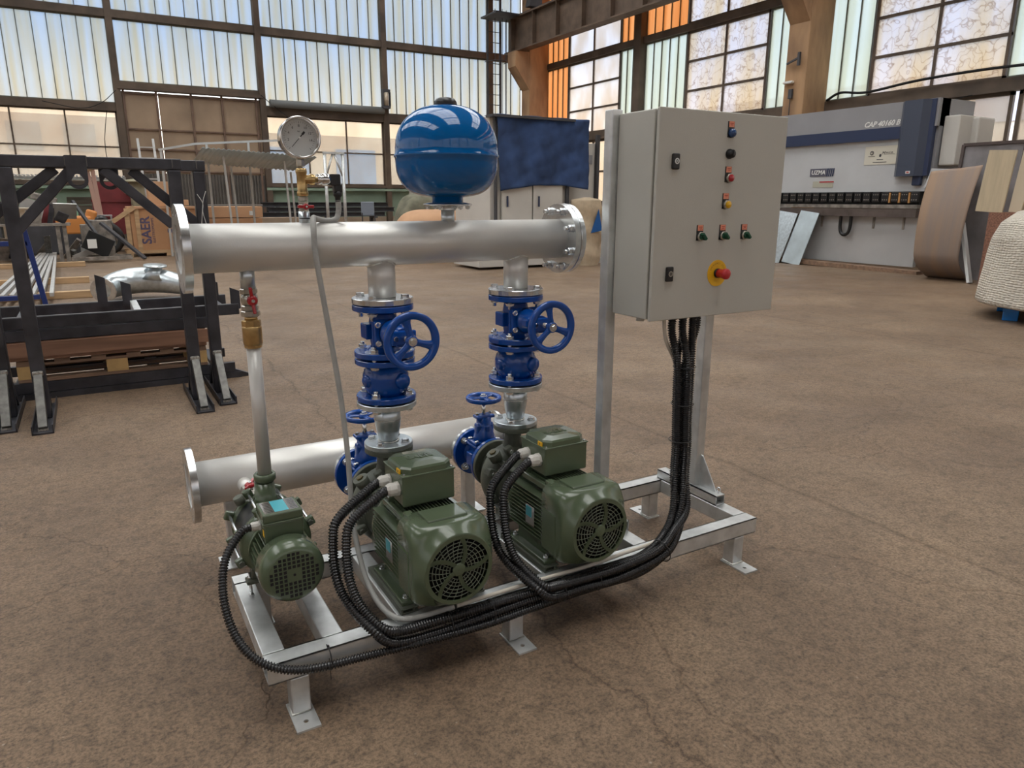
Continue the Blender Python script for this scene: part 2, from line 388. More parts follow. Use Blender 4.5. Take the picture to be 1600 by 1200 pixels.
roof_m = mat('dusty roof deck', (.33, .29, .25), .85, 0, .1, 1)
WN = [0]
def pane_window(P0, du, w, z0, z1, gl, nx=2, nz=3, fr=.045, mull=None, frm=rail_m, ribs=False, nrm=None):
    """a glazed field of the hall wall: panes in one sheet and a steel frame, du = direction along the wall"""
    WN[0] += 1; du = Vector(du); P0 = Vector(P0); n_ = Vector((-du.y, du.x, 0)); c = P0+du*(w/2)+Vector((0, 0, (z0+z1)/2))
    def bx(mb, u, z, wu, wz, d):
        q = P0+du*u+Vector((0, 0, z)); dims = (wu if abs(du.x) > .5 else d, wu if abs(du.y) > .5 else d, wz); mb.box(q, dims)
    g = MB().use(gl); bx(g, w/2, (z0+z1)/2, w, z1-z0, .012); g = struct(g.build('window_%d' % WN[0], off=tuple(c))); g.location = c
    f = MB().use(frm)
    us = mull if mull is not None else [w*i/nx for i in range(1, nx)]
    for u in us: bx(f, u, (z0+z1)/2, fr if not ribs else .022, z1-z0, .07)
    for k in range(1, nz): bx(f, w/2, z0+(z1-z0)*k/nz, w, fr, .075)
    if not ribs:
        for u in (fr/2, w-fr/2): bx(f, u, (z0+z1)/2, fr, z1-z0, .08)
    for z in (z0+fr/2, z1-fr/2): bx(f, w/2, z, w, fr, .08)
    f.build('frame', parent=g, off=tuple(c))
    return g
def ribbed(P0, du, w, z0, z1, gl=None, step=.4):
    n = max(1, round(w/step)); return pane_window(P0, du, w, z0, z1, gl or glaze, mull=[w*i/n+.0 for i in range(0, n+1)], nz=1, fr=.04, ribs=True, frm=MATS['dark rib'])
mat('dark rib', (.12, .12, .095), .7)  # dark colour of the thin rib bars and edge bars on ribbed glazing

def wall(name, boxes, m, extra=()):
    mb = MB().use(m)
    for c, d in boxes: mb.box(c, d)
    for mm, bs in extra:
        mb.use(mm)
        for c, d in bs: mb.box(c, d)
    return struct(mb.build(name))
X = Vector((1, 0, 0)); Yd = Vector((0, 1, 0))
# --- back wall (y = 26)
posts = [-12.6, -8.0, -3.45, 1.1, 5.6, 10.15, 14.7]
lo = [((x0+x1)/2, x1-x0) for x0, x1 in ((XL, 1.2), (5.5, XR))]
wall('wall_back', [((c, YB+.1, .375), (w_, .25, .75)) for c, w_ in lo], beige_wall,
     [(green_wall, [((c, YB+.08, 1.30), (w_, .2, 1.1)) for c, w_ in lo]), (rail_m, [((c, YB-.05, 1.88), (w_, .35, .10)) for c, w_ in lo]),
      (green_wall, [((c, YB-.12, 1.76), (w_, .2, .09)) for c, w_ in lo]), (roof_m, [(((XL+XR)/2, YB+.1, 10.35), (XR-XL, .2, 1.3))])])
tr = MB().use(rail_m)
for x in posts:
    tr.box((x, YB-.08, 5.5), (.20, .26, 11))
tr.box(((XL+1.1)/2, YB-.06, 4.26), (1.1-XL, .22, .24)); tr.box((3.35, YB-.06, 4.93), (4.3, .22, .24)); tr.box((3.35, YB-.10, 4.87), (4.5, .3, .1))
tr.box(((5.6+XR)/2, YB-.06, 4.42), (XR-5.6, .22, .30))
tr.box(((XL+XR)/2, YB-.06, 7.03), (XR-XL, .22, .22)); tr.box(((XL+XR)/2, YB-.06, 9.6), (XR-XL, .22, .22))
struct(tr.build('trim_1'))
pb_ = MB().use(mat('grey pipe paint', (.16, .17, .17), .5)); pb_.cyl((5.8, YB-.33, 4.66), (10.0, YB-.33, 4.66), .13, seg=16); tag(pb_.build('heating_pipe'), 'thick grey pipe running along the brown rail of the back glass wall', 'pipe')
for i in range(len(posts)):
    x0 = posts[i]; x1 = posts[i+1] if i+1 < len(posts) else XR; a, b = x0+.1, x1-(.1 if i+1 < len(posts) else 0)
    door = abs(x0-1.1) < .01
    z1 = 5.05 if door else (4.57 if x0 > 5 else 4.38)
    ribbed((a, YB, 0), X, b-a, z1, 6.92, step=.43 if door else .41); ribbed((a, YB, 0), X, b-a, 7.14, 9.5, step=.41)
    if not door: pane_window((a, YB, 0), X, b-a, 1.93, 4.27 if x0 > 5 else 4.14, glaze_l, nx=3, nz=2)
# the big sliding door of the back wall
dr = MB().use(door_m); dr.box((1.71, YB-.02, 3.5), (1.04, .06, 2.55)); dr.box((3.90, YB-.02, 3.5), (3.24, .06, 2.55))
dr = struct(dr.build('door_1', off=(3.35, YB, 2.4))); dr.location = (3.35, YB, 2.4)
df = MB().use(mat('rusty door frame', (.16, .10, .07), .7, 0, .3, 3))
for x in (1.26, 2.22, 3.28, 4.25, 5.38): df.box((x, YB-.08, 2.45), (.07, .07, 4.8))
for z in (4.72, 3.62, 3.0, 2.3): df.box((3.35, YB-.08, z), (4.2, .06, .05))
df.build('frame', parent=dr, off=(3.35, YB, 2.4))
dc = MB().use(corr_d)
dc.box((3.35, YB-.02, 1.12), (4.34, .05, 2.24))
for k in range(42): dc.box((1.33+k*.1, YB-.065, 1.12), (.045, .05, 2.2))
dc.build('corrugated_skirt', parent=dr, off=(3.35, YB, 2.4))
# --- right wall (x = 16.2)
wall('wall_right', [((XR+.1, (YF+YB)/2, .6), (.25, YB-YF, 1.2))], beige_wall, [(roof_m, [((XR+.1, (YF+YB)/2, 10.35), (.2, YB-YF, 1.3))])])
tr = MB().use(rail_m); mid = (YF+YB)/2
for z, h in ((3.66, .26), (6.42, .20), (9.6, .2), (1.24, .12)): tr.box((XR-.05, mid, z), (.2, YB-YF, h))
for y in (18.1, 4.6, -5): tr.box((XR-.1, y, 5.5), (.34, .32, 11))
for y in (12.6, 15.0, 9.4): tr.box((XR-.04, y, 2.4), (.1, .1, 2.3))
struct(tr.build('trim_2'))
sheets = [(22.40, 25.6, 'o'), (19.24, 22.36, 'w'), (18.27, 19.2, 't'), (16.05, 17.93, 't'), (12.88, 16.0, 'v'), (11.0, 12.84, 't'), (9.80, 10.96, 't'),
          (6.73, 9.76, 'v'), (4.8, 6.69, 't'), (1.2, 4.4, 'w'), (-4.6, 1.1, 't'), (-12.8, -5.2, 'w')]
for y0, y1, k in sheets:
    g = {'o': glaze_o, 'w': glaze_p, 't': glaze_t, 'v': glaze_v}[k]; up = {'o': glaze_o, 't': glaze_o, 'w': glaze_p, 'v': glaze_v}[k]
    for z0, z1, gg, nz in ((3.79, 6.32, g, 3), (6.52, 9.5, up, 3)):
        if k in 'ot': ribbed((XR, y0, 0), Yd, y1-y0, z0, z1, gg, .36)
        else: pane_window((XR, y0, 0), Yd, y1-y0, z0, z1, gg, nx=2, nz=nz, fr=.06)
for y0, y1 in ((19, 25.8), (12.7, 18.9), (6.5, 12.6), (.3, 6.4), (-12.8, .2)): pane_window((XR, y0, 0), Yd, y1-y0, 1.3, 3.53, glaze_l, nx=4, nz=2, fr=.07)
# --- walls out of the picture: glazed bands like the ones in view
def far_wall(name, horizontal, c, a, b, W0, W1):
    bs = []
    for z0, z1 in ((0, W0), (W1, ZC)):
        bs.append((((a+b)/2, c, (z0+z1)/2), (b-a, .25, z1-z0)) if horizontal else ((c, (a+b)/2, (z0+z1)/2), (.25, b-a, z1-z0)))
    n = 6
    for i in range(n+1):
        u = a+(b-a)*i/n; bs.append(((u, c, (W0+W1)/2), (.4, .3, W1-W0)) if horizontal else ((c, u, (W0+W1)/2), (.3, .4, W1-W0)))
    wall(name, bs, mat('dull hall plaster', (.34, .30, .26), .85, 0, .1, 1))
    for i in range(n):
        u0 = a+(b-a)*i/n+.2; u1 = a+(b-a)*(i+1)/n-.2
        pane_window((u0, c, 0) if horizontal else (c, u0, 0), X if horizontal else Yd, u1-u0, W0, W1, glaze_p, nx=4, nz=4)
far_wall('wall_front', True, YF, XL, XR, 2.4, 7.4); far_wall('wall_left', False, XL, YF, YB, 2.4, 7.0)
# --- ceiling with three rooflight strips
strips = [(-8.5, -5.0), (-.9, 3.3), (8.2, 12.2)]
mb = MB().use(roof_m); edges = [XL-.2]+[v for s_ in strips for v in s_]+[XR+.2]
for i in range(0, len(edges), 2): mb.box(((edges[i]+edges[i+1])/2, mid, ZC+.1), (edges[i+1]-edges[i], YB-YF+.4, .2))
for y0, y1 in ((YF-.2, -5.0), (YB-1.0, YB+.2)): mb.box(((XL+XR)/2, (y0+y1)/2, ZC+.1), (XR-XL, y1-y0, .2))  # near slab closes the unseen strip ends, added to dim the near floor
struct(mb.build('ceiling'))
for x0, x1 in strips: 
    WN[0] += 1; g = MB().use(glaze_roof); g.box(((x0+x1)/2, mid+.1, ZC+.22), (x1-x0, YB-YF-2.2, .01)); g = struct(g.build('window_%d' % WN[0]))
    f = MB().use(dark_st)
    for k in range(25): f.box(((x0+x1)/2, YF+1.2+k*1.53, ZC+.15), (x1-x0, .09, .12))
    for k in (1, 2): f.box((x0+(x1-x0)*k/3, mid+.1, ZC+.16), (.07, YB-YF-2.2, .1))
    f.build('frame', parent=g)
mb = MB().use(dark_st)
for y in (-7, -1, 5, 11.3, 17.6, 23.8):
    mb.box(((XL+XR)/2, y, 10.75), (XR-XL-.6, .2, .25)); mb.box(((XL+XR)/2, y, 9.45), (XR-XL-.6, .16, .18))
    for k in range(19):
        xa = XL+.6+k*1.5; mb.bar((xa, y, 9.5), (xa+.75, y, 10.7), .09, .09); mb.bar((xa+.75, y, 10.7), (xa+1.5, y, 9.5), .09, .09)
struct(mb.build('trim_3'))
# --- concrete columns with corbels, crane rail beam
def column(x, y, nm, label):
    c = MB().use(concrete_c); c.box((x+.42, y, 4.9), (.84, .62, 9.8), bev=.02)
    c.prism([(0, 6.9), (-.62, 6.9), (-.62, 6.35), (0, 5.55)], (x, y+.29, 0), (1, 0, 0), (0, 0, 1), .58)
    o = c.build('concrete_column', off=(x+.42, y, 0)); o.location = (x+.42, y, 0); tag(o, label, 'column', 'concrete crane columns along the right wall')
column(15.25, 24.0, '', 'tan concrete column with corbel in the far corner, left of the orange sheet')
column(15.25, 11.15, '', 'tan concrete column rising behind the grey control cabinet and press machine')
cb = thing('crane_beam', 'brown riveted steel crane runway beam resting on the column corbels', 'beam', (14.9, 6, 6.9))
b = MB().use(brown_st); 
b.box((14.9, 6, 6.93), (.42, 37.4, .05)); b.box((14.9, 6, 8.10), (.42, 37.4, .05)); b.box((14.9, 6, 7.52), (.04, 37.4, 1.16)); b.build('girder', parent=cb, off=(14.9, 6, 6.9))
b = MB().use(brown_st)
for k in range(24): b.box((14.8, 24.2-k*1.55, 7.52), (.18, .03, 1.12))
b.build('stiffener', parent=cb, off=(14.9, 6, 6.9))
b = MB().use(dark_st); b.box((14.9, 6, 8.17), (.08, 37.4, .1)); b.build('rail', parent=cb, off=(14.9, 6, 6.9))
# outside: plain buildings seen through the low panes
def building(x, y, w_, d, h, m, rows, cols, label, wm, name='building', side='y'):
    t = thing(name, label, 'building', (x, y, 0)); b = MB().use(m); b.box((0, 0, h/2), (w_, d, h)); b.build('wall', parent=t)
    for r_ in range(rows):
        for c in range(cols):
            q = MB().use(wm)
            if side == 'y': q.box((-w_/2+w_*(c+.5)/cols, -d/2-.03, h*(r_+.6)/rows), (w_/cols*.6, .08, h/rows*.5))
            else: q.box((-w_/2-.03, -d/2+d*(c+.5)/cols, h*(r_+.6)/rows), (.08, d/cols*.6, h/rows*.5))
            q.build('window', parent=t)
building(17, 48, 17, 8, 5.2, mat('cream render', (.62, .56, .46), .8), 1, 4, 'cream low building with blue shutters outside the back windows', mat('blue shutter', (.12, .30, .62), .5))
building(-4, 52, 16, 8, 6.0, mat('pale stone render', (.58, .52, .44), .8), 2, 6, 'pale building seen through dirty panes left of the door', mat('grey window glass', (.35, .36, .36), .4))
building(34, 14, 6, 40, 6.5, mat('white render', (.66, .62, .58), .8), 2, 9, 'white building seen through the low right wall panes', mat('lilac window glass', (.40, .42, .55), .4), side='x')
gr = MB().use(mat('outside gravel', (.30, .28, .25), .9)); gr.box((5, 20, -.35), (160, 160, .2)); struct(gr.build('trim_4'))
# ---------------------------------------------------------------- the pumping skid
def bolt_set(parent, c, axis, rb, n, r, h, ph=0.0, both=None, m=None, off=(0, 0, 0), stud=.012):
    """n hex bolts on a flange: head on one side, nut and stud end on the other"""
    c = Vector(c); a = Vector(axis).normalized(); t = Vector((1, 0, 0)) if abs(a.x) < .9 else Vector((0, 0, 1)); u = (t-a*t.dot(a)).normalized(); v = a.cross(u)
    for k in range(n):
        q = c+(u*math.cos(ph+2*PI*k/n)+v*math.sin(ph+2*PI*k/n))*rb
        b = MB().use(m or zinc)
        b.lathe([(r*1.22, 0), (r*1.22, .002)], q, a, 16, False); b.hexa(q+a*.002, a, r, h)
        if stud: b.cyl(q+a*h, q+a*(h+stud), r*.55, seg=10)
        if both: q2 = q-a*both; b.lathe([(r*1.25, 0), (r*1.25, .002)], q2, -a, 12, False); b.hexa(q2-a*.002, -a, r, h*.8); b.cyl(q+a*.002, q2-a*(h+(0 if stud else .012)), r*.55, seg=10)
        b.build('bolt', parent=parent, off=tuple(off))

# --- welded base frame of square tube
fr = thing('skid_frame', 'galvanised square tube base frame on short legs under the three green pumps', 'frame')
LF, DF, Wt, Zt = 1.861, .549, .06, .18
zc = Zt-Wt/2
def hollow(mb, p0, p1, w_, h_, th=.004):
    """open ended rectangular tube"""
    p0, p1 = Vector(p0), Vector(p1); d = (p1-p0).normalized(); up = Vector((0, 0, 1)) if abs(d.z) < .9 else Vector((0, 1, 0))
    x = d.cross(up).normalized(); z = x.cross(d)
    for s_ in (-1, 1):
        mb.bar(p0+x*s_*(w_/2-th/2), p1+x*s_*(w_/2-th/2), th, h_, z); mb.bar(p0+z*s_*(h_/2-th/2), p1+z*s_*(h_/2-th/2), w_, th, z)
b = MB().use(galv); hollow(b, (0, .03, zc), (LF, .03, zc), Wt, Wt); b.build('front_rail', parent=fr)
b = MB().use(galv); hollow(b, (0, DF-.03, zc), (LF, DF-.03, zc), Wt, Wt); b.build('back_rail', parent=fr)
for x in (.03, .195, .42, .66, .93, 1.17, 1.325, LF-.03):
    b = MB().use(galv); b.bar((x, .06, zc), (x, DF-.06, zc), Wt, Wt-.002, bev=.003); b.build('cross_member' if 0 < x-.03 < 1.7 else 'side_rail', parent=fr)
def plate_hole(mb, x0, x1, y0, y1, z0, th, hx, hy, r, n=16):
    """plate with a drilled hole"""
    bm = mb.bm; k = mb.cur; outer = []
    for i in range(n):
        a = 2*PI*i/n; dx, dy = math.cos(a), math.sin(a); t = min(((x1-hx) if dx > 0 else (hx-x0))/max(abs(dx), 1e-6), ((y1-hy) if dy > 0 else (hy-y0))/max(abs(dy), 1e-6))
        outer.append((hx+dx*t, hy+dy*t))
    cor = [(x0, y0), (x1, y0), (x1, y1), (x0, y1)]
    ang = [math.atan2(q[1]-hy, q[0]-hx) % (2*PI) for q in outer]
    for z in (z0, z0+th):
        vi = [bm.verts.new((hx+r*math.cos(2*PI*i/n), hy+r*math.sin(2*PI*i/n), z)) for i in range(n)]; vo = [bm.verts.new((*q, z)) for q in outer]
        for i in range(n):
            j = (i+1) % n; fv = [vi[i], vo[i]]
            a0 = ang[i]; a1 = ang[j] if j else 2*PI
            cs = [(math.atan2(c[1]-hy, c[0]-hx) % (2*PI), c) for c in cor]
            for ac, c in sorted(cs):
                if a0+1e-5 < ac < a1-1e-5: fv.append(bm.verts.new((*c, z)))
            fv += [vo[j], vi[j]]; mb._f(fv)
    for i in range(n):
        a0, a1 = 2*PI*i/n, 2*PI*(i+1)/n; mb._f([bm.verts.new((hx+r*math.cos(a), hy+r*math.sin(a), z)) for a, z in ((a0, z0), (a1, z0), (a1, z0+th), (a0, z0+th))])
    for (xa, ya), (xb, yb) in zip(cor, cor[1:]+cor[:1]): mb._f([bm.verts.new(q) for q in ((xa, ya, z0), (xb, yb, z0), (xb, yb, z0+th), (xa, ya, z0+th))])
LEGS = [(.0555, 0), (.744, 0), (1.747, 0), (.0555, 1), (.744, 1), (1.747, 1)]
for x, back in LEGS:
    g = MB().use(galv); y0 = 0 if not back else DF-.0525
    g.bar((x+.026, y0+.026, .006), (x+.026, y0+.026, Zt-Wt), .052, .052, bev=.004)
    g.cyl((x+.013, y0-.0005 if not back else y0-.0005, Zt-Wt-.012), (x+.013, y0+.002, Zt-Wt-.012), .004, seg=8)
    leg = g.build('leg', parent=fr)
    g = MB().use(galv)
    if not back: plate_hole(g, x-.006, x+.059, -.072, .058, 0, .006, x+.026, -.038, .007)
    else: plate_hole(g, x-.006, x+.059, DF-.058, DF+.072, 0, .006, x+.026, DF+.038, .007)
    g.build('foot_plate', parent=leg)
    g = MB().use(mat('weld bead', (.66, .66, .62), .35, .8, .3, 60))
    P = [(x, y0, .008), (x+.052, y0, .008), (x+.052, y0+.052, .008), (x, y0+.052, .008)]; g.tube(P, .004, 6, True); g.build('weld', parent=leg)
# --- cabinet stand
st = thing('cabinet_stand', 'pair of galvanised square posts with gussets carrying the grey control cabinet', 'stand', (1.8, .3, .18))
so = (1.8, .3, .18)
b = MB().use(galv); hollow(b, (1.831, .165, .20), (1.831, .52, .20), .05, .04); b.build('base_tube', parent=st, off=so)
b = MB().use(galv); hollow(b, (1.331, .165, .20), (1.331, .52, .20), .05, .04); b.build('base_tube', parent=st, off=so)
for x, zt_ in ((1.333, 1.683), (1.833, 1.66)):
    b = MB().use(galv); b.bar((x, .315, .22), (x, .315, zt_), .044, .044, (0, 1, 0), bev=.004); b.build('post', parent=st, off=so)
    b = MB().use(galv); b.prism([(0, 0), (-.098, 0), (-.012, .13), (0, .135)], (x+.003, .293, .22), (0, 1, 0), (0, 0, 1), .005); b.build('gusset', parent=st, off=so)
    b = MB().use(zinc); ec = Vector((x+.006, .185, .234)); b.tube([ec+Vector((0, math.cos(2*PI*k/14)*.009, math.sin(2*PI*k/14)*.009+.002)) for k in range(14)], .0028, 6, True); b.cyl((x+.006, .185, .219), (x+.006, .185, .229), .004, seg=8); b.build('eye_bolt', parent=st, off=so)
for z in (1.12, 1.6):
    b = MB().use(galv); b.box((1.583, .2975, z), (.46, .012, .03)); b.build('crossbar', parent=st, off=so)

# --- control cabinet
CX0, CX1, CY0, CY1, CZ0, CZ1 = 1.337, 1.925, .107, .290, .990, 1.668
co_ = (1.63, .29, .99)
cab = thing('control_cabinet', 'light grey steel control cabinet with push buttons and emergency stop', 'control cabinet', co_)
b = MB().use(cab_m); b.box(((CX0+CX1)/2, (CY0+CY1)/2, (CZ0+CZ1)/2), (CX1-CX0, CY1-CY0, CZ1-CZ0), bev=.004)
b.build('body', parent=cab, off=co_)
b = MB().use(gasket); b.box(((CX0+CX1)/2, CY0-.007, (CZ0+CZ1)/2), (CX1-CX0-.024, .014, CZ1-CZ0-.024)); b.build('seal', parent=cab, off=co_)
b = MB().use(cab_m); b.box(((CX0+CX1)/2-.001, .086, (CZ0+CZ1)/2), (CX1-CX0+.006, .014, CZ1-CZ0+.006), bev=.003); door = b.build('door', parent=cab, off=co_)
YD = .079
for z, nm in ((1.507, ''), (1.144, '')):
    b = MB().use(black); b.box((1.405, YD-.005, z), (.030, .010, .050), bev=.004)
    lk = b.build('lock', parent=cab, off=co_)
    b = MB().use(nickel if z < 1.3 else white_p); b.ring((1.406, YD-.0115, z+.001), (0, 1, 0), .0095, .0055, .002, 20, .0002); b.cyl((1.406, YD-.012, z+.001), (1.406, YD-.008, z+.001), .0022, seg=8)
    b.build('cylinder', parent=lk, off=co_)
def plate_lamp(x, z, kind, cap, label):
    """black legend plate with a peach label and a lamp, button or selector below it"""
    b = MB().use(black); b.box((x-.001, YD-.001, z+.012), (.030, .0022, .052), bev=.001); b.cyl((x, YD, z), (x, YD-.003, z), .0155, seg=24)
    o = b.build(kind, parent=cab, off=co_); o['label'] = label
    b = MB().use(peach); b.box((x-.001, YD-.0028, z+.028), (.024, .0012, .019)); b.use(txt_red); b.box((x-.001, YD-.0036, z+.031), (.015, .0006, .0025)); b.box((x-.001, YD-.0036, z+.026), (.012, .0006, .0018))
    if kind == 'selector_switch':
        for k in (-1, 0, 1): b.box((x-.001+k*.007, YD-.0036, z+.022), (.0022, .0006, .003))
    b.build('legend', parent=o, off=co_)
    b = MB()
    if kind == 'indicator_lamp':
        b.use(cap); b.lathe([(.0145, 0), (.0145, .006), (.013, .012), (.0085, .0165), (0, .018)], (x, YD-.002, z), (0, -1, 0), 24)
    elif kind == 'push_button':
        b.use(nickel); b.lathe([(.0150, 0), (.0150, .010), (.0135, .012)], (x, YD-.002, z), (0, -1, 0), 28)
        b.use(cap); b.lathe([(.0115, .006), (.0120, .016), (.011, .0175), (0, .018)], (x, YD-.002, z), (0, -1, 0), 28)
    else:
        b.use(nickel); b.lathe([(.0150, 0), (.0150, .008), (.0135, .010)], (x, YD-.002, z), (0, -1, 0), 28)
        b.use(cap); b.lathe([(.0125, .008), (.0115, .016), (0, .017)], (x, YD-.002, z), (0, -1, 0), 24)
        R = Matrix.Rotation(math.radians(-42), 3, 'Y'); b.box((x, YD-.020, z), (.011, .018, .028), R, bev=.003)
    b.build({'indicator_lamp': 'lens', 'push_button': 'cap', 'selector_switch': 'knob'}[kind], parent=o, off=co_)
plate_lamp(1.648, 1.605, 'indicator_lamp', cap_blue, 'blue indicator lamp'); plate_lamp(1.650, 1.459, 'push_button', cap_red, 'red push button'); plate_lamp(1.646, 1.371, 'push_button', cap_yel, 'yellow push button')
for x in (1.536, 1.642, 1.748): plate_lamp(x, 1.266, 'selector_switch', cap_grn, 'green selector knob')
b = MB().use(black); b.lathe([(.0165, 0), (.0165, .005), (.014, .010), (.0135, .018), (.0125, .019), (0, .019)], (1.647, YD, 1.538), (0, -1, 0), 28); b.box((1.647, YD-.02, 1.541), (.0025, .003, .018)); b.build('rotary_knob', parent=cab, off=co_)
b = MB().use(yellow); b.lathe([(.046, 0), (.046, .0015), (0, .0016)], (1.630, YD, 1.137), (0, -1, 0), 40, False); es = b.build('emergency_stop_plate', parent=cab, off=co_)
b = MB().use(black); b.cyl((1.630, YD, 1.137), (1.630, YD-.010, 1.137), .0165, seg=28); b.build('collar', parent=es, off=co_)
b = MB().use(red_ms); b.lathe([(.0155, .008), (.0155, .026), (.0172, .033), (.0188, .041), (.018, .048), (.0135, .0515), (0, .052)], (1.630, YD, 1.137), (0, -1, 0), 32); b.build('mushroom_button', parent=es, off=co_)
for k, s_ in enumerate('EMERGENCY STOP'):
    a = math.radians(158-k*10.5)
    if s_ != ' ': text_mesh('lettering', s_, .009, mat('ochre print', (.42, .20, .01), .5), es, (1.630+math.cos(a)*.034-co_[0], YD-.0016-co_[1], 1.137+math.sin(a)*.034-co_[2]), (PI/2, -(a-PI/2), 0), .0002)
b = MB().use(cab_m); b.cyl((1.36, .16, CZ0-.012), (1.36, .16, CZ0), .014, seg=16); b.cyl((1.80, .16, CZ0-.006), (1.80, .16, CZ0), .02, seg=16); b.build('bottom_plug', parent=cab, off=co_)
b = MB().use(galv_pale); b.box((1.575, .16, CZ0-.003), (.26, .09, .006)); b.build('gland_plate', parent=cab, off=co_)

# --- pipework
def pipe_flange(parent, c, axis, ro, ri, th, nm='flange', m=None, off=(0, 0, 0), seg=48):
    b = MB().use(m or zinc); b.ring(c, axis, ro, ri, th, seg, .0018)
    return b.build(nm, parent=parent, off=off)
def open_pipe(mb, p0, p1, r, th=.004, seg=40):
    p0, p1 = Vector(p0), Vector(p1); L = (p1-p0).length; mb.lathe([(r, 0), (r, L), (r-th, L), (r-th, 0)], p0, p1-p0, seg, True, False, True)
YT, ZTm = .486, 1.2475
XP = (.540, 1.047)
off = (0, YT, ZTm)
dm = thing('discharge_manifold', 'upper silver header pipe, the horizontal one under the blue tank and gauge', 'pipe', off)
b = MB().use(silver); open_pipe(b, (-.052, YT, ZTm), (1.225, YT, ZTm), .0699); b.build('header_pipe', parent=dm, off=off)
def drilled_flange(parent, c, axis, ro, ri, th, rb, n, rh, m=None, off=(0, 0, 0), ph=PI/8):
    """flange with real bolt holes"""
    c = Vector(c); a = Vector(axis).normalized(); t = Vector((0, 0, 1)); u = (t-a*t.dot(a)).normalized(); v = a.cross(u)
    bm = bmesh.new(); seg = n*10; b = MB().use(m or zinc)
    def P(r, ang, h): return c+a*h+(u*math.cos(ang)+v*math.sin(ang))*r
    K = 10
    for h, flip in ((0, 1), (th, 0)):
        for i in range(n):
            a0 = ph+2*PI*(i-.5)/n; da = 2*PI/n
            hole = [P(rb, 0, h)]*0
            hc = (rb*math.cos(a0+da/2), rb*math.sin(a0+da/2))
            # boundary of the sector as 16 points, matched to 16 points on the hole
            bd = []
            for k in range(5): bd.append((ro, a0+da*k/4))
            for k in (2/3, 1/3): bd.append((ri+(ro-ri)*k, a0+da))
            for k in range(5): bd.append((ri, a0+da*(1-k/4)))
            for k in (1/3, 2/3): bd.append((ri+(ro-ri)*k, a0))
            q = [(r*math.cos(g), r*math.sin(g)) for r, g in bd]
            hp = []
            for (x, y) in q: g = math.atan2(y-hc[1], x-hc[0]); hp.append((hc[0]+rh*math.cos(g), hc[1]+rh*math.sin(g)))
            Q = [b.bm.verts.new(c+a*h+u*x+v*y) for x, y in q]; H = [b.bm.verts.new(c+a*h+u*x+v*y) for x, y in hp]
            for k in range(len(Q)): j = (k+1) % len(Q); b._f([Q[k], Q[j], H[j], H[k]])
            if h == 0:
                H2 = [b.bm.verts.new(c+a*th+u*x+v*y) for x, y in hp]
                for k in range(len(Q)): j = (k+1) % len(Q); b._f([H[k], H[j], H2[j], H2[k]], True)
    for r in (ro, ri):
        A = [b.bm.verts.new(P(r, ph+2*PI*k/(n*4)-PI/n, 0)) for k in range(n*4)]; B = [b.bm.verts.new(P(r, ph+2*PI*k/(n*4)-PI/n, th)) for k in range(n*4)]
        for k in range(n*4): b._f([A[k], A[(k+1) % (n*4)], B[(k+1) % (n*4)], B[k]], True)
    return b.build('flange', parent=parent, off=off)
drilled_flange(dm, (-.056, YT, ZTm), (1, 0, 0), .125, .0699, .022, .105, 8, .009, off=off)
drilled_flange(dm, (1.222, YT, ZTm), (1, 0, 0), .125, .0699, .022, .105, 8, .009, off=off)
pipe_flange(dm, (1.244, YT, ZTm), (1, 0, 0), .094, .06, .003, 'gasket', gasket, off)
b = MB().use(zinc); b.lathe([(0, 0), (.1235, 0), (.125, .0015), (.125, .0185), (.1235, .02), (0, .02)], (1.247, YT, ZTm), (1, 0, 0), 48, False); b.build('blind_flange', parent=dm, off=off)
bolt_set(dm, (1.222, YT, ZTm), (-1, 0, 0), .105, 8, .013, .014, PI/8, None, zinc, off, .018)
for x in XP:
    b = MB().use(silver); b.cyl((x, YT, 1.077), (x, YT, ZTm-.04), .0445, seg=36); b.use(MATS['weld bead'])
    b.tube([(x+math.cos(2*PI*k/28)*.0455, YT+math.sin(2*PI*k/28)*.0455, ZTm-math.sqrt(max(0, .0699**2-(math.sin(2*PI*k/28)*.0455)**2))) for k in range(28)], .0035, 6, True)
    br = b.build('branch_pipe', parent=dm, off=off)
    pipe_flange(br, (x, YT, 1.057), (0, 0, 1), .1, .0445, .019, 'flange', zinc, off)
for x, z0, z1, r in ((.123, 1.125, ZTm-.05, .0215), (.303, ZTm+.05, 1.350, .0165), (.782, ZTm+.05, 1.352, .0225)):
    b = MB().use(zinc_blue); b.cyl((x, YT, z0), (x, YT, z1), r, seg=20); b.build('threaded_nipple', parent=dm, off=off)

# lower (suction) manifold
YL, ZL = 1.005, .348
off = (0, YL, ZL)
sm = thing('suction_manifold', 'lower silver header pipe lying low behind the green pumps', 'pipe', off)
b = MB().use(silver); open_pipe(b, (-.058, YL, ZL), (1.24, YL, ZL), .0842); b.build('header_pipe', parent=sm, off=off)
drilled_flange(sm, (-.062, YL, ZL), (1, 0, 0), .1425, .0842, .024, .12, 8, .011, off=off)
b = MB().use(zinc); b.lathe([(0, 0), (.1, 0), (.1, .012), (0, .012)], (1.24, YL, ZL), (1, 0, 0), 40, False); b.build('end_cap', parent=sm, off=off)
for x in XP:
    b = MB().use(silver); b.cyl((x, YL-.06, ZL), (x, .852, ZL), .0445, seg=32); br = b.build('branch_pipe', parent=sm, off=off)
    pipe_flange(br, (x, .852, ZL), (0, -1, 0), .1, .0445, .019, 'flange', zinc, off)
b = MB().use(silver); b.cyl((.123, YL-.06, ZL), (.123, .855, ZL), .026, seg=20); b.build('branch_pipe', parent=sm, off=off)
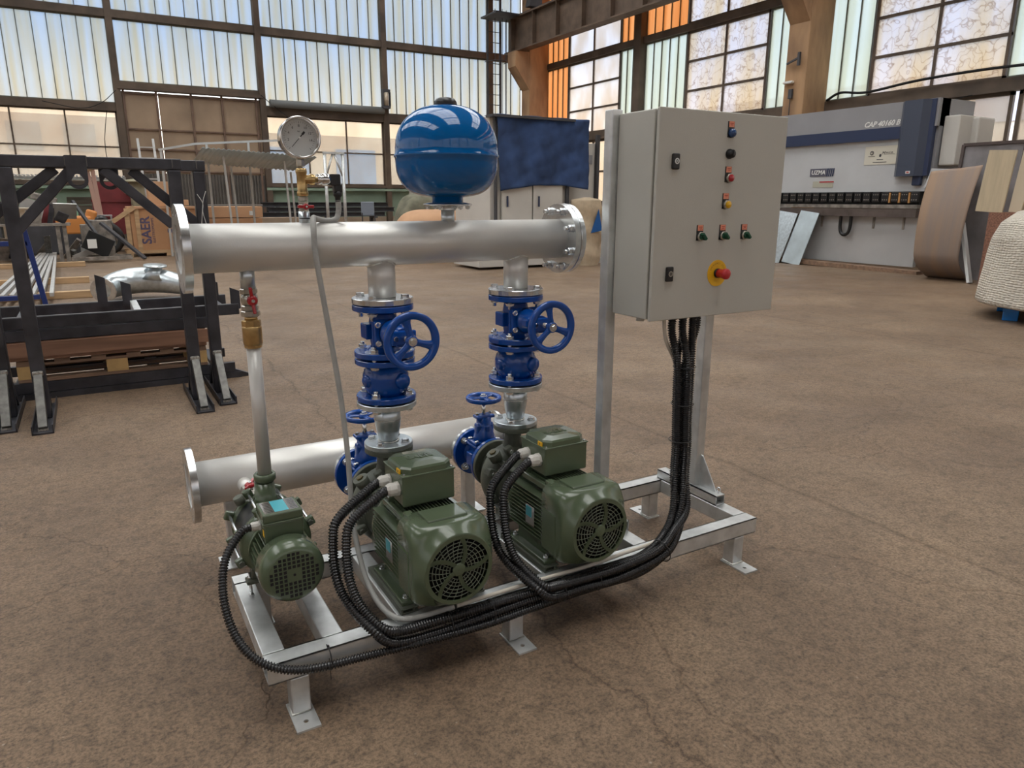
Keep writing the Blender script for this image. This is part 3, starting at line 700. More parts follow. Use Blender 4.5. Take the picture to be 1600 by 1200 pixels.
for k, x in enumerate((.08, 1.1)):      # supports under the header
    b = MB().use(galv); b.bar((x, YL, .006), (x, YL, ZL-.083), .05, .05, (0, 1, 0), bev=.003); b.box((x, YL, .003), (.12, .12, .006)); b.build('support_leg', parent=sm, off=off)

# --- gate valves
def handwheel(parent, c, axis, R, m=None, off=(0, 0, 0), spokes=3, ph=.3, hub=.0165):
    c = Vector(c); a = Vector(axis).normalized(); t = Vector((0, 0, 1)) if abs(a.z) < .9 else Vector((1, 0, 0)); u = (t-a*t.dot(a)).normalized(); v = a.cross(u)
    b = MB().use(m or blue_e)
    rw = R*.25
    prof = [(R-rw, -.007), (R-rw*.25, -.0100), (R, -.007), (R, .006), (R-rw*.2, .0090), (R-rw*.6, .007), (R-rw, .005)]
    b.lathe(prof, c, a, 64, True, False, True)
    for k in range(spokes):
        g = ph+2*PI*k/spokes; d = u*math.cos(g)+v*math.sin(g); s_ = a.cross(d)
        def sp(i, j, d=d, s_=s_):
            rr = hub*.8+(R-rw*.7-hub*.8)*i; wd = .0105+.005*abs(i-.3)+.010*max(0, i-.7)*2
            ang = 2*PI*j; return c+d*rr+s_*math.cos(ang)*wd+a*(math.sin(ang)*.005-.010*(1-i)**2*0)
        b.grid(lambda i, j: sp(j, i), 10, 8, True, True)
        b.bar(c+d*hub*.8+a*.0045, c+d*(R-rw)+a*.0045, .004, .004, a)
    b.lathe([(hub, -.014), (hub*1.15, -.004), (hub*1.1, .007), (hub*.8, .009)], c, a, 24)
    w_ = b.build('handwheel', parent=parent, off=off)
    b = MB().use(zinc); b.hexa(c+a*.009, a, hub*.62, .008); b.lathe([(hub*.85, 0), (hub*.85, .0012)], c+a*.0088, a, 20, False); b.build('nut', parent=w_, off=off)
    return w_
def gate_valve(name, label, c, ax, st_dir, Lf, R, stem, wheel_r, ph=.3, sideways=0, group=None):
    """c = centre of the body, ax = flow axis, st_dir = stem direction, Lf = face to face"""
    c = Vector(c); ax = Vector(ax).normalized(); sd = Vector(st_dir).normalized(); sdv = ax.cross(sd); o = tuple(c)
    t = thing(name, label, 'valve', o, group=group)
    b = MB().use(blue_e); h = Lf/2
    b.lathe([(.046, -h+.016), (.043, -h+.03), (.046, -h*.45), (.052, 0), (.046, h*.45), (.043, h-.03), (.046, h-.016)], c, ax, 32)
    # flattened body box towards the bonnet
    Mx = Matrix((sdv, ax, sd)).transposed(); b.box(c+sd*.022, (.098, .062, .075), Mx, bev=.016)
    body = b.build('body', parent=t, off=o)
    b = MB().use(blue_e); b.box(c-sdv*.056-sd*.0, (.03, .05, .055), Mx, bev=.004); b.use(white_p)
    b.build('cast_boss', parent=t, off=o)
    for s_ in (-1, 1):
        b = MB().use(blue_e); b.ring(c+ax*s_*h, -ax*s_, R, .03, .019, 48, .002); b.lathe([(.058, 0), (.046, .012)], c+ax*s_*(h-.019), -ax*s_, 32, True, False); b.build('flange', parent=t, off=o)
        b = MB().use(gasket); b.ring(c+ax*s_*(h+.0022), -ax*s_, R*.72, .03, .002, 40, .0003); b.build('gasket', parent=t, off=o)
    b = MB().use(blue_e); z0 = .058
    b.box(c+sd*z0, (.122, .088, .013), Mx, bev=.005); b.box(c+sd*(z0+.014), (.118, .082, .012), Mx, bev=.005)
    b.lathe([(.046, 0), (.044, .018), (.036, .045), (.031, .060), (.030, .100)], c+sd*(z0+.018), sd, 28)
    b.box(c+sd*(z0+.05), (.078, .042, .085), Mx, bev=.012); b.box(c+sd*(z0+.05), (.022, .074, .07), Mx, bev=.006); b.box(c+sd*(z0+.118), (.082, .046, .014), Mx, bev=.005); bon = b.build('bonnet', parent=t, off=o)
    for i in (-1, 1):
        for j in (-1, 1):
            q = c+sd*(z0+.02)+sdv*i*.048+ax*j*.03; b = MB().use(zinc); b.lathe([(.0098, 0), (.0098, .005), (.007, .006), (.0055, .004), (0, .004)], q, sd, 16, False); b.build('bolt', parent=bon, off=o)
    b = MB().use(inox); b.cyl(c+sd*(z0+.08), c+sd*stem, .0095, seg=12)
    for j in (-1, 1): b.hexa(c+sd*(z0+.124)+sdv*j*.029, sd, .0085, .010)
    b.build('stem', parent=t, off=o)
    handwheel(t, c+sd*stem, sd, wheel_r, off=o, ph=ph)
    return t
def flange_bolts(t, c, ax, R, o, thick, n=8, ph=PI/8, r=.0105): bolt_set(t, Vector(c), ax, R*.8, n, r, .011, ph, thick, zinc, o, .010)
ZG = .968
dg = []
for x, lab, ph in ((XP[0], 'upper blue gate valve with handwheel facing forward, on the left riser', .25), (XP[1], 'upper blue gate valve with handwheel facing forward, on the right riser', .18)):
    t = gate_valve('gate_valve', lab, (x, YT, ZG), (0, 0, 1), (0, -1, 0), .172, .1, .242, .090, ph)
    bolt_set(t, (x, YT, 1.076), (0, 0, 1), .080, 4, .0135, .010, PI/4, .046, zinc, (x, YT, ZG), 0)
    bolt_set(t, (x, YT, .901), (0, 0, 1), .080, 4, .0135, .012, PI/4, .044, zinc, (x, YT, ZG), .010)
    dg.append(t)
# suction side
for x, lab, ph in ((XP[0], 'lower blue gate valve with flat handwheel on top, behind the left large pump', .6), (XP[1], 'lower blue gate valve with flat handwheel on top, behind the right large pump', .6)):
    t = gate_valve('gate_valve', lab, (x, .742, ZL), (0, 1, 0), (0, 0, 1), .180, .1, .252, .073, ph)
    
    bolt_set(t, (x, .813, ZL), (0, -1, 0), .08, 4, .0135, .013, PI/4, None, zinc, (x, .742, ZL), .012)
# --- check valves
for x, lab in ((XP[0], 'round bodied dark blue check valve under the left upper gate valve'), (XP[1], 'round bodied dark blue check valve under the right upper gate valve')):
    o = (x, YT, .80); t = thing('check_valve', lab, 'valve', o)
    b = MB().use(blue_e); b.lathe([(.060, -.05), (.068, -.035), (.077, -.012), (.077, .018), (.068, .038), (.060, .055)], o, (0, 0, 1), 36)
    b.lathe([(.026, 0), (.026, .082), (.024, .086), (0, .086)], (x+.012, YT, .803), (.25, -1, 0), 20); b.lathe([(.020, 0), (.020, .052), (0, .055)], (x-.03, YT, .803), (-1, -.5, 0), 20)
    for k in range(8): a = 2*PI*k/8+PI/8; b.bar((x+.064*math.cos(a), YT+.064*math.sin(a), .765), (x+.064*math.cos(a), YT+.064*math.sin(a), .835), .012, .014, (math.cos(a), math.sin(a), 0))
    b.build('body', parent=t, off=o)
    for z in (.857, .732):
        b = MB().use(blue_e); b.ring((x, YT, z), (0, 0, 1), .1, .03, .018, 48, .002); b.build('flange', parent=t, off=o)
    b = MB().use(gasket); b.ring((x, YT, .7285), (0, 0, 1), .074, .03, .003, 40, .0003); b.build('gasket', parent=t, off=o)
    bolt_set(t, (x, YT, .7505), (0, 0, 1), .080, 4, .0135, .013, PI/4, .042, zinc, o, .012)
# --- reducers
for x, lab in ((XP[0], 'zinc plated reducer standing on the left large pump'), (XP[1], 'zinc plated reducer standing on the right large pump')):
    o = (x, YT, .58); t = thing('pipe_reducer', lab, 'pipe fitting', o)
    b = MB().use(zinc_blue); b.lathe([(.0445, .128), (.0445, .082), (.0445, .076), (.0435, .062), (.038, .032), (.0325, .012), (.0305, -.002)], o, (0, 0, 1), 36)
    b.use(MATS['weld bead']); b.tube([(x+math.cos(2*PI*k/24)*.045, YT+math.sin(2*PI*k/24)*.045, .660+.001*(k % 2)) for k in range(24)], .0022, 6, True)
    b.tube([(x+math.cos(2*PI*k/24)*.034, YT+math.sin(2*PI*k/24)*.034, .582+.001*(k % 2)) for k in range(24)], .003, 6, True); b.build('cone', parent=t, off=o)
    pipe_flange(t, (x, YT, .708), (0, 0, 1), .1, .04, .018, 'flange', zinc_blue, o); pipe_flange(t, (x, YT, .563), (0, 0, 1), .0825, .03, .017, 'flange', zinc_blue, o)
    bolt_set(t, (x, YT, .580), (0, 0, 1), .0625, 4, .0125, .010, PI/4, None, zinc, o, 0.0)

# --- expansion tank
o = (.782, YT, 1.352); t = thing('expansion_tank', 'glossy blue round pressure tank with black cap on top of the header pipe', 'tank', o)
b = MB().use(tank_b); pr = []
for k in range(0, 17):
    a = -PI/2+PI*k/16*.5; pr.append((.168*abs(math.cos(a))**.53, 1.500+.107*math.sin(a)))
pr = [(r, z) for r, z in pr if r > .052]
up = []
for k in range(0, 17):
    a = PI/2*k/16; up.append((.168*math.cos(a)**.80 if k < 16 else 0.0, 1.545+.137*math.sin(a)))
prof = [(.052, 1.376), (.052, 1.393)]+pr+[(.169, 1.517), (.1725, 1.520), (.1725, 1.526), (.169, 1.529)]+up
b.lathe([(r, z-o[2]) for r, z in prof], o, (0, 0, 1), 72); b.build('shell', parent=t, off=o)
b = MB().use(black); b.lathe([(.036, 0), (.038, .008), (.036, .018), (.030, .026), (.024, .029), (0, .030)], (.782, YT, 1.674), (0, 0, 1), 10); b.build('cap', parent=t, off=o)
b = MB().use(zinc); b.lathe([(.018, 1.366-o[2]), (.080, 1.366-o[2]), (.0815, 1.369-o[2]), (.080, 1.372-o[2]), (.060, 1.376-o[2]), (.052, 1.378-o[2])], o, (0, 0, 1), 40)
b.lathe([(.028, 1.352-o[2]), (.026, 1.368-o[2])], o, (0, 0, 1), 6, False); fl_ = b.build('flange', parent=t, off=o)
bolt_set(fl_, (.782, YT, 1.365), (0, 0, -1), .068, 6, .008, .007, .3, None, zinc, o, .004)

# --- gauge
gx, gz = .306, 1.562
o = (gx, YT, gz); t = thing('pressure_gauge', 'round dial pressure gauge standing left of the blue tank', 'gauge', o)
b = MB().use(inox); b.lathe([(0, .045), (.052, .045), (.057, .040), (.057, .004), (.0605, 0), (.0605, -.008), (.058, -.011), (.0535, -.0095), (.0535, .012)], (gx, YT, gz), (0, 1, 0), 64); b.build('case', parent=t, off=o)
b = MB().use(mat('pale grey dial', (.58, .60, .59), .5)); b.lathe([(0, 0), (.0535, 0), (.0535, .002), (0, .002)], (gx, YT+.006, gz), (0, 1, 0), 48, False); dial = b.build('dial', parent=t, off=o)
b = MB().use(dark_txt)
for k in range(33):
    a = math.radians(225-270*k/32); major = k % 4 == 0; r0, r1 = (.040 if major else .0425), .046
    d = Vector((math.cos(a), 0, math.sin(a))); b.bar(Vector((gx, YT+.0055, gz))+d*r0, Vector((gx, YT+.0055, gz))+d*r1, .0010 if major else .0006, .0004, (0, 1, 0))
b.build('scale_marks', parent=dial, off=o)
for n_, a in ((2, 191.25), (4, 157.5), (6, 123.75), (8, 90), (10, 56.25), (12, 22.5), (14, -11.25)):
    a = math.radians(a); text_mesh('numeral', str(n_), .0105, dark_txt, dial, (math.cos(a)*.0335, .0052, math.sin(a)*.0335), (PI/2, 0, 0), .0002)
text_mesh('numeral', 'bar', .006, dark_txt, dial, (-.001, .0052, .018), (PI/2, 0, 0), .0002)
b = MB().use(black); pc = Vector((gx, YT+.003, gz)); d = Vector((math.cos(math.radians(228)), 0, math.sin(math.radians(228))))
b.bar(pc, pc+d*.036, .0016, .0006, (0, 1, 0)); b.bar(pc, pc-d*.014, .003, .0006, (0, 1, 0)); b.bar(pc-d*.012, pc-d*.023, .0062, .0008, (0, 1, 0)); b.use(white_p); b.cyl(pc, pc-Vector((0, .002, 0)), .003, seg=12); b.build('needle', parent=t, off=o)
b = MB().use(nickel); b.cyl((gx, YT+.018, gz-.064), (gx, YT+.018, gz-.05), .0125, seg=16); b.hexa((gx-.001, YT+.01, gz-.083), (0, 0, 1), .0125, .022); b.build('socket', parent=t, off=o)
# tee, transmitter and needle valve below it
o = (.303, YT, 1.44); t = thing('brass_tee', 'brass tee fitting under the pressure gauge', 'pipe fitting', o)
b = MB().use(brass); b.lathe([(.0125, .036), (.0165, .030), (.0165, .022), (.0145, .018), (.0145, -.030), (.0165, -.034), (.0165, -.044), (.012, -.046)], o, (0, 0, 1), 24)
b.lathe([(.013, 0), (.013, .022), (.0165, .026), (.0165, .036), (.013, .038)], (o[0], YT, 1.443), (1, 0, 0), 24); b.build('body', parent=t, off=o)
b = MB().use(nickel); b.hexa((.303, YT, 1.380), (0, 0, 1), .0155, .013); b.build('nut', parent=t, off=o)
o = (.345, YT, 1.443); t = thing('pressure_transmitter', 'small steel pressure transmitter with black angled plug beside the gauge', 'sensor', o)
b = MB().use(inox); b.lathe([(.010, -.006), (.010, .004), (.0165, .004), (.0165, .014), (.015, .016), (.0185, .017), (.0185, .036), (.0175, .037), (.0175, .041)], o, (1, 0, 0), 24); b.build('body', parent=t, off=o)
b = MB().use(black); b.box((.402, YT, 1.443), (.032, .028, .034), bev=.003); b.box((.410, YT, 1.418), (.026, .024, .024), bev=.003); b.lathe([(.013, 0), (.0135, .012), (.009, .018), (.0085, .030)], (.410, YT, 1.409), (0, 0, -1), 12); b.build('angled_plug', parent=t, off=o)
def ball_valve(label, c, ax, hd, lever, r, L_, m=None, name='ball_valve', union=False):
    """small threaded ball valve with a red butterfly handle; hd = handle direction, lever = direction of its wings"""
    c, ax, hd, lv = Vector(c), Vector(ax), Vector(hd).normalized(), Vector(lever).normalized(); o = tuple(c)
    t = thing(name, label, 'valve', o); b = MB().use(m or nickel)
    b.lathe([(r*.78, -L_/2), (r, -L_/2+.001)], c, ax, 8, False); b.hexa(c-ax*L_/2, ax, r*1.05, L_*.24, 8); b.hexa(c+ax*(L_/2-L_*.24), ax, r*1.05, L_*.24, 8); b.lathe([(r*.85, -L_*.26), (r*1.02, -L_*.12), (r*1.02, L_*.12), (r*.85, L_*.26)], c, ax, 24)
    b.cyl(c, c+hd*(r+.010), r*.36, seg=12); b.build('body', parent=t, off=o)
    b = MB().use(red_p); q = c+hd*(r+.010); b.lathe([(r*.62, -.004), (r*.66, .004), (r*.45, .010)], q, hd, 20)
    for s_ in (-1, 1): b.bar(q+lv*s_*r*.4+hd*.002, q+lv*s_*r*1.65+hd*.006, .009, .011, hd, bev=.002)
    hn = b.build('handle', parent=t, off=o)
    b = MB().use(zinc); b.hexa(q+hd*.010, hd, r*.22, .005); b.build('nut', parent=hn, off=o)
    return t
ball_valve('small red handled valve just below the brass tee', (.303, YT, 1.364), (0, 0, 1), (0, -1, 0), (1, 0, -.02), .0145, .030)
t = ball_valve('red handled ball valve high on the thin vertical riser at left', (.123, YT, 1.095), (0, 0, 1), (.05, -1, 0), (-.1, 0, 1), .024, .066)
b = MB().use(nickel); b.hexa((.123, YT, 1.052-.008), (0, 0, 1), .028, .018, 8); b.build('union_nut', parent=t, off=(.123, YT, 1.095))
ball_valve('red handled ball valve behind the small pump, near the lower header', (.123, .80, ZL), (0, 1, 0), (0, 0, 1), (.5, 1, .0), .028, .11)
b = MB().use(nickel); b.cyl((.123, .622, ZL), (.123, .745, ZL), .022, seg=20); b.hexa((.123, .655, ZL), (0, 1, 0), .031, .022, 8)
tag(b.build('union_fitting', off=(.123, .65, ZL)), 'nickel union fitting behind the small pump', 'pipe fitting'); bpy.data.objects['union_fitting'].location = (.123, .65, ZL)
o = (.123, YT, .955); t = thing('brass_check_valve', 'brass check valve on the thin vertical riser, below its red handled valve', 'valve', o)
b = MB().use(brass); b.lathe([(.019, .092), (.019, .075)], o, (0, 0, 1), 20); b.hexa((.123, YT, 1.012), (0, 0, 1), .0285, .022, 8); b.lathe([(.0275, .060), (.0285, .055), (.0285, .010), (.0265, .002)], o, (0, 0, 1), 28)
b.hexa((.123, YT, .948), (0, 0, 1), .026, .012, 8); b.build('body', parent=t, off=o)
o = (.123, YT, .54); b = MB().use(silver); b.cyl((.123, YT, .538), (.123, YT, .951), .0212, seg=28)
tag(b.build('riser_pipe', off=o), 'thin silver vertical pipe rising from the small pump', 'pipe'); bpy.data.objects['riser_pipe'].location = o
# ---------------------------------------------------------------- pumps
def big_pump(label, px):
    """end suction pump, motor towards the viewer; built with its foot at px, .17, frame top"""
    o = (px, .17, Zt); t = thing('centrifugal_pump', label, 'pump', o); cx, zc_ = px, .348
    # volute casing
    b = MB().use(green_d)
    b.lathe([(.075, .560), (.105, .548), (.128, .530), (.137, .505), (.140, .470), (.134, .445), (.118, .432)], (cx, 0, zc_), (0, 1, 0), 44)
    b.lathe([(.030, 0), (.034, .05), (.046, .09), (.062, .12)], (cx-.01, YT, .545), (0, 0, -1), 28); b.lathe([(.110, .548), (.090, .572), (.074, .60), (.070, .634)], (cx, 0, zc_), (0, 1, 0), 32)
    b.prism([(-.016, -.11), (-.016, .12), (.016, .12), (.016, -.11)], (cx, .56, zc_), (1, 0, 0), (0, 0, 1), .012)
    for k in range(8):
        a = PI/8+2*PI*k/8; d = Vector((math.cos(a), 0, math.sin(a))); b.box(Vector((cx, .442, zc_))+d*.137, (.036, .030, .030), Matrix.Rotation(-a, 3, 'Y'), bev=.005)
    b.box((cx, .49, .205), (.12, .10, .046), bev=.006); vol = b.build('volute', parent=t, off=o)
    for k in range(8):
        a = PI/8+2*PI*k/8; q = Vector((cx, .427, zc_))+Vector((math.cos(a), 0, math.sin(a)))*.140; b = MB().use(zinc if k in (2, 3) else green_d); b.hexa(q, (0, -1, 0), .009, .009); b.build('bolt', parent=vol, off=o)
    b = MB().use(green_d); b.ring((cx, YT, .545), (0, 0, 1), .0825, .028, .018, 48, .002); b.build('discharge_flange', parent=t, off=o)
    b = MB().use(gasket); b.ring((cx, YT, .5632), (0, 0, 1), .0815, .028, .0016, 40, .0003); b.build('gasket', parent=t, off=o)
    b = MB().use(green_d); b.ring((cx, .632, zc_), (0, 1, 0), .1, .03, .018, 48, .002); b.build('suction_flange', parent=t, off=o)
    # lantern between casing and motor
    b = MB().use(green_d); b.lathe([(.118, .434), (.105, .415), (.088, .385), (.098, .345), (.122, .325), (.126, .305)], (cx, 0, zc_), (0, 1, 0), 40)
    for s_ in (-1, 1): b.bar((cx+s_*.085, .44, zc_+.085), (cx+s_*.078, .32, zc_+.078), .02, .03, (s_, 0, 1), bev=.004); b.bar((cx+s_*.085, .44, zc_-.085), (cx+s_*.078, .32, zc_-.078), .02, .03, (s_, 0, -1), bev=.004)
    b.build('lantern', parent=t, off=o)
    b = MB().use(green_d); b.cyl((cx-.105, .44, zc_+.100), (cx-.122, .44, zc_+.132), .022, .026, seg=20); b.use(mat('ochre plug', (.10, .075, .02), .5)); b.hexa((cx-.122, .44, zc_+.132), (-.45, 0, .9), .013, .006); b.build('vent_plug', parent=t, off=o)
    # motor body with cooling fins
    yb0, yb1 = .075, .318
    b = MB().use(green); b.lathe([(.104, yb0), (.104, yb1)], (cx, 0, zc_), (0, 1, 0), 48); b.lathe([(.122, .300), (.128, .306), (.128, .325), (.118, .332)], (cx, 0, zc_), (0, 1, 0), 44)
    b.lathe([(.112, .062), (.120, .068), (.120, .088), (.105, .094)], (cx, 0, zc_), (0, 1, 0), 44)
    b.build('motor_body', parent=t, off=o)
    fins = MB().use(green)
    for s_ in (-1, 1):
        for k in range(12):
            z = zc_-.072+k*.0135; fins.box((cx+s_*.110, (yb0+yb1)/2, z), (.036, yb1-yb0-.02, .0034))
    for k in range(15):
        x = cx-.077+k*.011; fins.box((x, (yb0+yb1)/2, zc_+.100), (.003, yb1-yb0-.02, .040))
    fins.build('cooling_fins', parent=t, off=o)
    b = MB().use(green); b.box((cx-.093, .185, zc_+.106), (.018, .20, .020), bev=.003)
    for y in (.105, .262): b.box((cx-.083, y, zc_+.118), (.026, .040, .026), bev=.004)
    b.build('lifting_lug', parent=t, off=o)
    for y in (.105, .262): b = MB().use(green); b.box((cx+.088, y, zc_+.112), (.022, .030, .024), bev=.004); b.build('lifting_lug', parent=t, off=o)
    # fan cover: round at the fan end, square shouldered towards the body
    def rad(a, sq):
        c, s = abs(math.cos(a)), abs(math.sin(a)); r = .130
        w_, h_ = .127, .124+(.008 if math.sin(a) > 0 else 0); n_ = 2+sq*5
        return ((c/w_)**n_+(s/h_)**n_)**(-1/n_)
    st_ = [(-.063, .106, 0), (-.0628, .1085, 0), (-.0615, .1105, 0), (-.0595, .1120, 0), (-.040, .1235, .0), (-.030, .1285, .08), (-.027, .1300, .12), (-.024, .1310, .2), (-.012, 1, .55), (-.002, 1, .85), (.006, 1, 1), (.098, 1, 1), (.100, .985, 1)]
    def fc(i, j):
        k = j*(len(st_)-1); q = int(min(k, len(st_)-2)); y, r, sq = st_[round(k)]; a = 2*PI*i
        rr = rad(a, sq)*(r if r > .5 else 1)*(1 if r > .5 else r/.130); return (cx+math.cos(a)*rr, y, zc_+math.sin(a)*rr)
    b = MB().use(green); b.grid(fc, 72, len(st_), True, True)
    b.box((cx, .048, zc_+.133), (.128, .085, .010), bev=.004); b.box((cx-.118, .05, zc_-.02), (.022, .09, .15), bev=.008); b.box((cx+.118, .05, zc_-.02), (.022, .09, .15), bev=.008)
    for s_ in (-1, 1): b.box((cx+s_*.098, .045, zc_+.112), (.035, .095, .022), Matrix.Rotation(s_*.55, 3, 'Y'), bev=.005)
    cover = b.build('fan_cover', parent=t, off=o)
    b = MB().use(green); yg = -.0615
    b.ring((cx, yg-.0015, zc_), (0, 1, 0), .1085, .0955, .005, 64, .001); b.lathe([(0, -.003), (.017, -.003), (.021, -.001), (.021, .003), (0, .003)], (cx, yg, zc_), (0, 1, 0), 28)
    b.cyl((cx, yg-.0045, zc_), (cx, yg, zc_), .004, seg=10)
    for k in range(5):          # five curved arms
        a0 = math.radians(72*k+55)
        P = [Vector((cx+math.cos(a0+.5*(r/.096)**1.3)*r, yg, zc_+math.sin(a0+.5*(r/.096)**1.3)*r)) for r in (.012, .03, .05, .07, .085, .098)]; P = smooth_path(P, 3)
        for p, q in zip(P, P[1:]): b.bar(p, q+(q-p)*.3, .0125, .004, (0, 1, 0))
        P = None
    b.build('grille_arms', parent=cover, off=o)
    b = MB().use(mat('olive grille wire', (.13, .15, .11), .35))
    for r in (.030, .041, .052, .063, .074, .085): b.tube([(cx+math.cos(2*PI*i/56)*r, yg+.001, zc_+math.sin(2*PI*i/56)*r) for i in range(56)], .0014, 5, True)
    for k in range(25):
        a0 = 2*PI*k/25+.1; P = [(cx+math.cos(a0-.38*(r/.096))*r, yg+.001, zc_+math.sin(a0-.38*(r/.096))*r) for r in (.03, .05, .074, .096)] ; b.tube(smooth_path(P, 2), .0012, 4)
    b.build('grille_wires', parent=cover, off=o)
    b = MB().use(black_m); b.lathe([(0, -.040), (.020, -.042), (.022, -.034), (.105, -.034), (.105, -.02)], (cx, 0, zc_), (0, 1, 0), 32)
    for k in range(8): a = 2*PI*k/8; b.bar((cx+math.cos(a)*.02, -.046, zc_+math.sin(a)*.02), (cx+math.cos(a)*.092, -.046, zc_+math.sin(a)*.092), .003, .02, (0, 1, 0))
    b.build('fan', parent=t, off=o)
    # feet
    for s_ in (-1, 1):
        b = MB().use(green); b.box((cx+s_*.108, .19, .206), (.048, .25, .014), bev=.003); b.box((cx+s_*.092, .19, .235), (.014, .20, .06), Matrix.Rotation(-s_*.15, 3, 'Y')); b.build('motor_foot', parent=t, off=o)
    for s_ in (-1, 1): b = MB().use(green_d); b.box((cx+s_*.112, .20, .1835), (.056, .30, .005)); b.box((cx+s_*.112, .20, .1975), (.056, .30, .004)); b.box((cx+s_*.137, .20, .190), (.005, .30, .018)); b.box((cx+s_*.1, .20, .190), (.005, .30, .018)); b.build('base_channel', parent=t, off=o)
    for s_ in (-1, 1):
        for y in (.088, .292):
            b = MB().use(zinc); q = (cx+s_*.110, y, .213); b.cyl((q[0], y, .182), (q[0], y, .226), .0045, seg=8); b.lathe([(.011, 0), (.011, .002)], q, (0, 0, 1), 16, False); b.hexa((q[0], y, .215), (0, 0, 1), .0088, .008); b.build('foot_bolt', parent=t, off=o)
    # terminal box with lid and glands
    bx0, bx1, by0, by1 = cx-.086, cx+.086, .140, .298
    b = MB().use(green); b.box((cx, (by0+by1)/2, .530), (bx1-bx0, by1-by0, .100), bev=.006); b.box((cx, (by0+by1)/2, .578), (bx1-bx0+.005, by1-by0+.005, .006), bev=.002); tb = b.build('terminal_box', parent=t, off=o)
    b = MB().use(green); W2, D2 = .084, .077; ymid = (by0+by1)/2; ch = .026
    oc = [(-W2+ch, -D2), (W2-ch, -D2), (W2, -D2+ch), (W2, D2-ch), (W2-ch, D2), (-W2+ch, D2), (-W2, D2-ch), (-W2, -D2+ch)]
    rows = [(1, .581), (.985, .596), (.93, .602), (.5, .606)]
    R_ = [[b.bm.verts.new((cx+x*s_, ymid+y*s_, z)) for x, y in oc] for s_, z in rows]
    for A, B in zip(R_, R_[1:]):
        for k in range(8): b._f([A[k], A[(k+1) % 8], B[(k+1) % 8], B[k]])
    b._f(R_[-1]); b._f(list(reversed(R_[0]))); lid = b.build('lid', parent=tb, off=o)
    text_mesh('raised_lettering', 'SAER', .038, green, lid, (0.0, ymid-.17, .6058-Zt), (0, 0, 0), .0024, bold=.0008); text_mesh('raised_lettering', 'ELETTROPOMPE', .0105, green, lid, (0.0, ymid-.17+.026, .6052-Zt), (0, 0, 0), .0012)
    b = MB().use(yellow); b.box((bx0+.0005, ymid-.045, .589), (.0035, .026, .013), Matrix.Rotation(.06, 3, 'Y')); b.use(dark_txt); b.box((bx0-.0015, ymid-.045, .589), (.0008, .004, .006)); b.build('warning_sticker', parent=lid, off=o)
    for x, y in ((bx0+.008, by0+.008), (bx1-.008, by0+.008), (bx1-.008, by1-.008)):
        b = MB().use(zinc); b.lathe([(.0042, 0), (.0042, .004), (0, .005)], (x, y, .581), (0, 0, 1), 10, False); b.build('screw', parent=tb, off=o)
    for y in (.178, .250):
        b = MB().use(gland_m); q = (bx0, y, .532); b.hexa(q, (-1, 0, 0), .0235, .009, 8); b.lathe([(.020, .009), (.0205, .012), (.0205, .030), (.017, .036), (.015, .040)], q, (-1, 0, 0), 10, False); b.build('cable_gland', parent=t, off=o)
    # rating plate on the side fins
    b = MB().use(inox); b.box((cx-.1285, .165, zc_-.005), (.0015, .055, .070)); b.use(cyan); b.box((cx-.1295, .172, zc_+.006), (.001, .036, .036)); b.build('rating_plate', parent=t, off=o)
    return t
pumpA = big_pump('large green pump with round grille, the left one of the large pair', XP[0])
pumpB = dup(pumpA, (XP[1], .17, Zt), 'large green pump with round grille, nearest the grey control cabinet')

